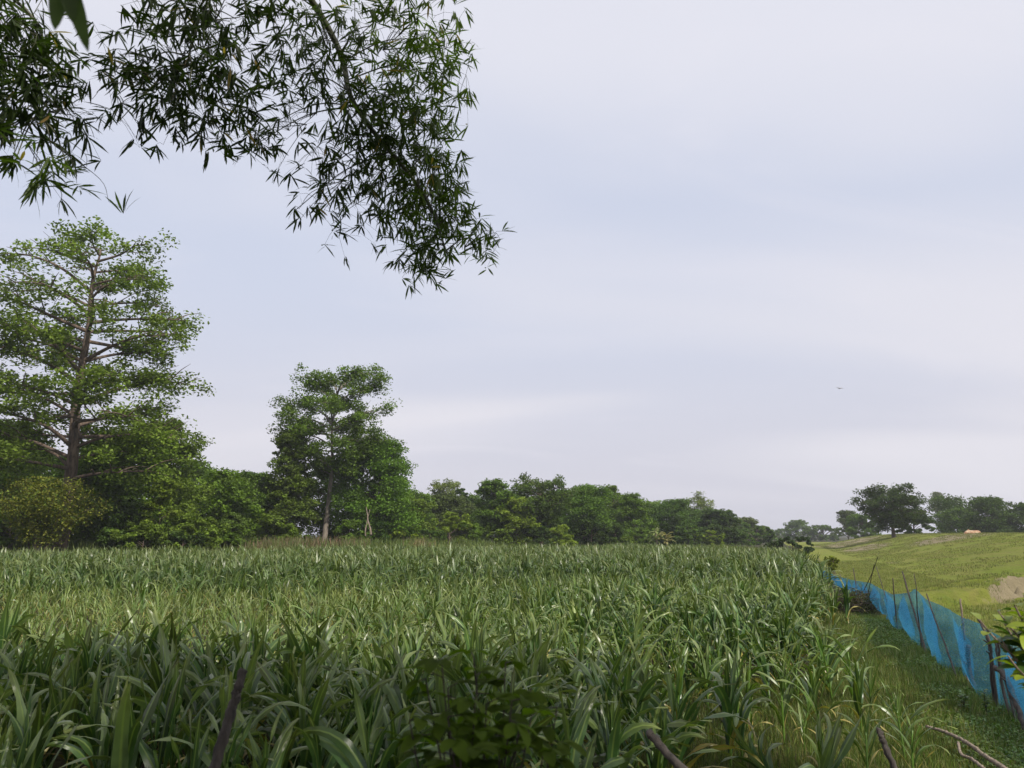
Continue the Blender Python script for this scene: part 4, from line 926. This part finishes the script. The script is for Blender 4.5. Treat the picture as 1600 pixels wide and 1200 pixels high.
# ------------------------------------------------------------ overhanging bamboo
def bamboo():
    rg = np.random.default_rng(33); base = np.array([-5.5, -2.5, float(ground_z(-5.5, -2.5))])
    root = empty('bamboo_clump', base, 'dark bamboo clump hanging its leafy branches into the upper left of the view', 'bamboo')
    # culms arch from the clump over the camera and droop
    culms = [([(-5.6, -2.4, 0), (-5.0, -.5, 5.0), (-3.4, 2.4, 8.3), tuple(at(480, -10, 5.6)), tuple(at(555, 165, 5.7)), tuple(at(660, 300, 5.7)), tuple(at(700, 400, 5.7))], .05),
             ([(-5.9, -2.2, 0), (-5.8, .0, 4.6), (-4.6, 2.4, 7.2), tuple(at(240, -40, 4.9)), tuple(at(300, 100, 5.0))], .035),
             ([(-6.2, -2.8, 0), (-6.6, -.3, 4.2), (-5.8, 2.2, 6.1), tuple(at(-20, -30, 4.6)), tuple(at(60, 180, 4.7))], .035)]
    cps = []
    for ctrl, r in culms:
        P = curve(ctrl, 12); mb = MB(); rad = np.linspace(r, .006, len(P)); tube(mb, P, rad, 9)
        mb.build('culm', M_culm, root, smooth=True, off=base); cps.append(P)
    def spray(tw, lf, blobs, spine, npk=1.0, lsize=.135):
        for (cx, cy, rx, ry, n, Y, green) in blobs:
            cen = at(cx, cy, Y); k = Y/F*1.02
            # a few thin twigs from the spine into the blob
            near = spine[np.argmin(np.linalg.norm(spine-cen, axis=1))]
            nt_ = max(3, n//14)
            ends = []
            for _ in range(nt_):
                u = rg.normal(size=2)*.5; u = u/max(1, np.linalg.norm(u))
                e = cen+np.array([u[0]*rx*k, rg.normal()*.28, -u[1]*ry*k]); mid = (near+e)/2+np.array([0, 0, .06])+rg.normal(size=3)*.05
                P = curve([near*.5+cen*.5 if np.linalg.norm(near-cen) < .9 else cen+rg.normal(size=3)*.1, mid*.3+e*.7+np.array([0, 0, .05]), e], 5); tube(tw, P, np.linspace(.004, .0013, len(P)), 4, cap=False); ends.append(P)
            P = curve([near, (near+cen)/2+np.array([0, 0, .08]), cen], 6); tube(tw, P, np.linspace(.007, .003, len(P)), 5, cap=False)
            for _ in range(int(n*npk*.55)):
                u = rg.normal(size=2)*.55
                if np.linalg.norm(u) > 1.15: u = u/np.linalg.norm(u)*1.1
                q = cen+np.array([u[0]*rx*k, rg.normal()*.30, -u[1]*ry*k])
                E = ends[rg.integers(0, nt_)]; s = E[rg.integers(2, len(E))]
                EE = np.concatenate(ends); s = EE[np.argmin(np.linalg.norm(EE-q, axis=1))]
                if True: tube(tw, [s, (s+q)/2+np.array([0, 0, .02]), q], [.0016, .0013, .001], 3, cap=False)
                hd = rg.random()*2*PI; el = -.35+.5*rg.normal(); nl = int(rg.integers(4, 8))
                for j in range(nl):
                    a = hd+(j-(nl-1)/2)*.52+rg.normal()*.12; ee = el-.25*abs(j-(nl-1)/2)*rg.random()+rg.normal()*.25
                    d = np.array([math.cos(a)*math.cos(ee), math.sin(a)*math.cos(ee), math.sin(ee)])
                    g = np.array([.026, .042, .011])*(1-green)+np.array([.13, .19, .03])*green; g = g*(1+.2*rg.normal())  # shade painted into the dark leaf colour; green mixes in the sunlit tone
                    if rg.random() < .015: g = np.array([.3, .2, .07])
                    lance(lf, q+rg.normal(size=3)*.008, d, np.array([rg.normal()*.5, rg.normal()*.5, 1]), lsize*(.65+.6*rg.random()), lsize*.125, g, seg=3, curl=.25+.25*rg.random(), fold=.15)
    groups = [
     # main branch on the right
     ([(430, 60, 50, 65, 60, 5.5, .15), (500, 60, 60, 65, 100, 5.6, .2), (580, 40, 70, 55, 120, 5.7, .5), (660, 60, 60, 70, 130, 5.8, .7), (700, 100, 38, 75, 85, 5.8, .8), (470, 130, 55, 60, 60, 5.5, .1), (540, 140, 55, 60, 90, 5.6, .2),
       (620, 150, 60, 55, 120, 5.7, .5), (680, 170, 48, 50, 85, 5.8, .6), (400, 225, 38, 45, 26, 5.5, .1), (430, 190, 40, 36, 26, 5.5, .1), (565, 215, 55, 45, 120, 5.6, .1), (625, 230, 62, 52, 180, 5.7, .3), (685, 245, 45, 50, 85, 5.8, .5),
       (500, 275, 50, 45, 52, 5.6, .1), (570, 285, 50, 45, 62, 5.7, .2), (655, 295, 56, 44, 140, 5.75, .4), (705, 300, 34, 40, 50, 5.8, .7), (530, 335, 50, 24, 36, 5.65, .1), (600, 325, 40, 26, 34, 5.7, .2), (462, 328, 16, 10, 5, 5.6, .1),
       (670, 345, 50, 34, 85, 5.75, .5), (650, 392, 38, 30, 62, 5.7, .3), (722, 352, 36, 26, 40, 5.8, .6), (755, 382, 30, 22, 30, 5.8, .6), (635, 405, 20, 14, 10, 5.7, .3), (680, 398, 28, 24, 30, 5.75, .4)], 0, .130),
     # middle branch
     ([(240, 30, 42, 50, 52, 5.1, .1), (300, 25, 55, 50, 80, 5.0, .05), (370, 30, 60, 55, 100, 5.2, .1), (215, 105, 48, 42, 62, 5.0, .05), (280, 100, 58, 48, 90, 5.0, .05), (360, 105, 55, 52, 95, 5.1, .1), (180, 150, 28, 26, 20, 4.9, 0.),
       (250, 160, 50, 26, 45, 5.0, .0), (320, 170, 50, 32, 48, 5.05, .05), (385, 175, 36, 36, 34, 5.2, .1), (185, 190, 26, 18, 10, 4.9, 0.), (290, 195, 30, 14, 10, 5.0, 0.), (375, 215, 22, 20, 8, 5.2, .1)], 1, .145),
     # left branch
     ([(20, 30, 50, 60, 95, 4.6, .1), (75, 60, 34, 50, 48, 4.7, .1), (20, 110, 48, 55, 90, 4.6, .05), (80, 125, 42, 45, 66, 4.7, .05), (30, 185, 48, 36, 58, 4.65, .05), (90, 170, 34, 28, 22, 4.7, 0.), (20, 245, 30, 30, 22, 4.6, .1),
       (85, 260, 34, 24, 18, 4.7, .5), (20, 262, 24, 18, 10, 4.6, .2), (110, 275, 16, 14, 6, 4.7, .6), (-60, 120, 60, 160, 90, 4.6, .1)], 2, .155)]
    for blobs, ci, ls in groups:
        tw = MB(); lf = MB(); spray(tw, lf, blobs, cps[ci], 1.0, ls)
        # the lower ends of the branch
        br = tw.build('branch', M_culm, root, off=base); lf.build('leaves', M_bamboo, br, smooth=True, off=np.zeros(3)+base)
    # unseen mass of the clump above and behind, shaped to shade the field front
    tw = MB(); lf = MB(); P2 = []
    for k in range(16):
        az = R(-20+200*rg.random()); r = 3+4.5*rg.random(); top = np.array([-5.5+math.cos(az)*r*1.2+2.0, -2.5+math.sin(az)*r*.8, 8.0+3*rg.random()])
        if top[2]-CAMZ < .80*max(.5, top[1])+1.2: top[2] = CAMZ+.80*max(.5, top[1])+1.3+rg.random()
        P = curve([base+rg.normal(size=3)*np.array([.4, .4, 0]), base*.6+top*.4+np.array([0, 0, 3.2]), top], 10); tube(tw, P, np.linspace(.045, .01, len(P)), 7); P2.append(P)
    br = tw.build('culm', M_culm, root, smooth=True, off=base)
    lf = MB()
    n = 46000; X = -9+25*rg.random(n); Yv = -7+10*rg.random(n); Zv = 7.2+3.8*rg.random(n)
    Zv = np.maximum(Zv, CAMZ+.86*np.clip(Yv, 0, 9)+1.3+.8*rg.random(n)); dens = fbm(X*.42, Yv*.42, 3, 51); sh = np.stack([X-SUN_DIR.x/SUN_DIR.z*(Zv-2.1), Yv-SUN_DIR.y/SUN_DIR.z*(Zv-2.1)], 1); k = (dens > np.where((sh[:, 1] < 7.8) & (sh[:, 0] < 1.2), .43, .48)) & ~((np.abs(sh[:, 0]-2.6) < 1.7) & (np.abs(sh[:, 1]-3.2) < 1.3)) & ~(sh[:, 0] > 6) & ~((sh[:, 0] > 1.5) & (sh[:, 1] > 8.3)) & ~(sh[:, 1] > 9.5)
    c = np.stack([X, Yv, Zv], 1)[k]; c = np.repeat(c, 4, 0)+rg.normal(size=(k.sum()*4, 3))*.10; V, Q = leaf_quads(c, .26, .055, rg, up=.4)
    lf.add(V, Q, col=(.04, .065, .015)); lf.build('leaves', M_bamboo, br, off=base)
bamboo()
# broad leaf twig close to the lens at the top left
def broad_twig():
    rg = np.random.default_rng(91); b = at(100, -60, 1.15); base = b
    root = empty('broad_leaf_twig', base, 'twig with two large hanging green leaves near the top left corner', 'twig'); lv = MB(); st = MB()
    tube(st, curve([np.array([-.12, -.1, .5]), np.array([-.03, 0, .2]), np.array([0, 0, 0.03])], 6), np.linspace(.006, .003, 13), 6)
    a = at(105, -10, 1.15)-base
    for (x2, y2, w) in ((136, 74, .026), (84, 42, .030), (112, 30, .028)):
        e = at(x2, y2, 1.12)-base; d = e-a*.2; lance(lv, a*.2, d, np.array([.3, -1, .25]), float(np.linalg.norm(d)), w, np.array([.055, .085, .02]), seg=10, curl=.12, fold=.2)
    st.build('stem', M_stick, root, smooth=True); lv.build('leaves', M_shrub, root, smooth=True)
broad_twig()

# ------------------------------------------------------------ cow behind the crest
def cow():
    m, t = mat('cow_coat')
    tcn = nd(t, 'ShaderNodeTexCoord'); n = nd(t, 'ShaderNodeTexNoise', {0: tcn.outputs['Object'], 'Scale': 2.2, 'Detail': 4}); r = nd(t, 'ShaderNodeMapRange', {0: n.outputs[0], 1: .42, 2: .62})
    c = nd(t, 'ShaderNodeMix', {0: r.outputs[0], 6: (.27, .15, .08, 1), 7: (.44, .33, .22, 1)}, data_type='RGBA'); p = nd(t, 'ShaderNodeBsdfPrincipled', {'Base Color': c.outputs[2], 'Roughness': .75}); nd(t, 'ShaderNodeOutputMaterial', {0: p.outputs[0]})
    Yd = 97; q = at(1520, 828.2, Yd); zb = q[2]-1.32; root = empty('cow', (q[0], Yd, zb), 'light brown cow grazing behind the crest of the bank, only its back showing', 'cow', rz=PI+.25)
    mb = MB()
    # trunk
    xs_ = [-1.0, -.92, -.70, -.35, 0, .35, .62, .80, .92]; zc = [1.0, 1.0, .98, .93, .90, .93, .98, 1.0, 1.02]; rr = [.10, .24, .33, .36, .38, .36, .34, .27, .15]
    P = np.array([[x, 0, z] for x, z in zip(xs_, zc)]); tube(mb, P, rr, 16)
    tube(mb, [(.55, 0, 1.22), (.68, 0, 1.32), (.80, 0, 1.20)], [.10, .12, .08], 10)                       # shoulder hump
    tube(mb, curve([(.80, 0, 1.08), (1.10, 0, .98), (1.35, .03, .72)], 4), np.linspace(.21, .13, 9), 12)     # neck lowered
    tube(mb, curve([(1.28, .03, .80), (1.45, .04, .58), (1.58, .05, .36)], 4), [.12, .14, .14, .13, .12, .11, .10, .09, .075], 12)    # head
    for sy in (1, -1):
        tube(mb, [(.66, .17*sy, .85), (.66, .18*sy, .50), (.68, .18*sy, .44), (.66, .18*sy, .10), (.70, .18*sy, 0)], [.12, .07, .065, .045, .06], 9)
        tube(mb, [(-.72, .18*sy, .95), (-.66, .2*sy, .62), (-.86, .2*sy, .42), (-.82, .2*sy, .10), (-.78, .2*sy, 0)], [.20, .12, .06, .05, .06], 9)
        tube(mb, [(1.30, .10*sy, .84), (1.28, .26*sy, .86), (1.30, .33*sy, .80)], [.02, .055, .02], 8)       # ears
    tube(mb, curve([(-.98, 0, 1.12), (-1.12, 0, .9), (-1.10, 0, .45)], 4), np.linspace(.035, .02, 9), 7)
    o = mb.build('body', m, root, smooth=True); rm = o.modifiers.new('remesh', 'REMESH'); rm.mode = 'VOXEL'; rm.voxel_size = .028; rm.use_smooth_shade = True
    hm = MB()
    for sy in (1, -1): tube(hm, curve([(1.30, .07*sy, .90), (1.27, .18*sy, .98), (1.33, .20*sy, 1.10)], 4), np.linspace(.028, .006, 9), 8)
    hm.build('horns', M_stick, root, smooth=True)
cow()
# soaring bird
def bird():
    p = at(1312, 607, 130); root = empty('bird', p, 'small pale bird soaring far off over the bank', 'bird', rz=.3); m, t = mat('feathers'); pr = nd(t, 'ShaderNodeBsdfPrincipled', {'Base Color': (.42, .40, .42, 1), 'Roughness': .8}); nd(t, 'ShaderNodeOutputMaterial', {0: pr.outputs[0]})
    mb = MB(); tube(mb, [(0, -.3, 0), (0, -.15, 0), (0, .05, .01), (0, .2, .02), (0, .28, .02)], [.02, .07, .09, .05, .02], 9); tube(mb, [(0, -.3, 0), (0, -.5, 0)], [.05, .09], 6)
    mb.build('body', m, root, smooth=True)
    for s in (1, -1):
        w = MB(); t_ = np.linspace(0, 1, 7); x = s*t_*.82; z = .16*np.sin(t_*PI*.8)+(.04-.16*t_ if s > 0 else 0*t_); y = .05+.07*np.sin(t_*3)-.10*t_; ch = .20*(1-t_**2*.8)
        V_ = np.stack([np.stack([x, y+ch*.5, z], 1), np.stack([x, y+.02, z+.03], 1), np.stack([x, y-ch*.6, z], 1), np.stack([x, y, z-.015], 1)], 1).reshape(-1, 3)
        i = np.arange(6)[:, None]*4+np.arange(4)[None]; j = np.arange(6)[:, None]*4+(np.arange(4)[None]+1) % 4; w.add(V_, np.stack([i, j, j+4, i+4], -1).reshape(-1, 4)); w.build('wing', m, root, smooth=True)
bird()

# ------------------------------------------------------------ haze
HAZE = 0.00036
def haze():
    m, t = mat('haze_air'); v = nd(t, 'ShaderNodeVolumePrincipled', {'Color': (.86, .88, .98, 1), 'Density': HAZE, 'Anisotropy': .2}); o = nd(t, 'ShaderNodeOutputMaterial'); t.links.new(v.outputs[0], o.inputs['Volume'])
    x0, x1, y0, y1, z0, z1 = -2600, 2600, -450, 4600, -1.5, 42
    V = [(x, y, z) for z in (z0, z1) for y in (y0, y1) for x in (x0, x1)]; Q = [(0, 2, 3, 1), (4, 5, 7, 6), (0, 1, 5, 4), (2, 6, 7, 3), (0, 4, 6, 2), (1, 3, 7, 5)]
    o = mesh_obj('haze', V, Q, m); tag(o, 'thin pale haze in the air over the field', 'haze', kind='stuff')
haze()
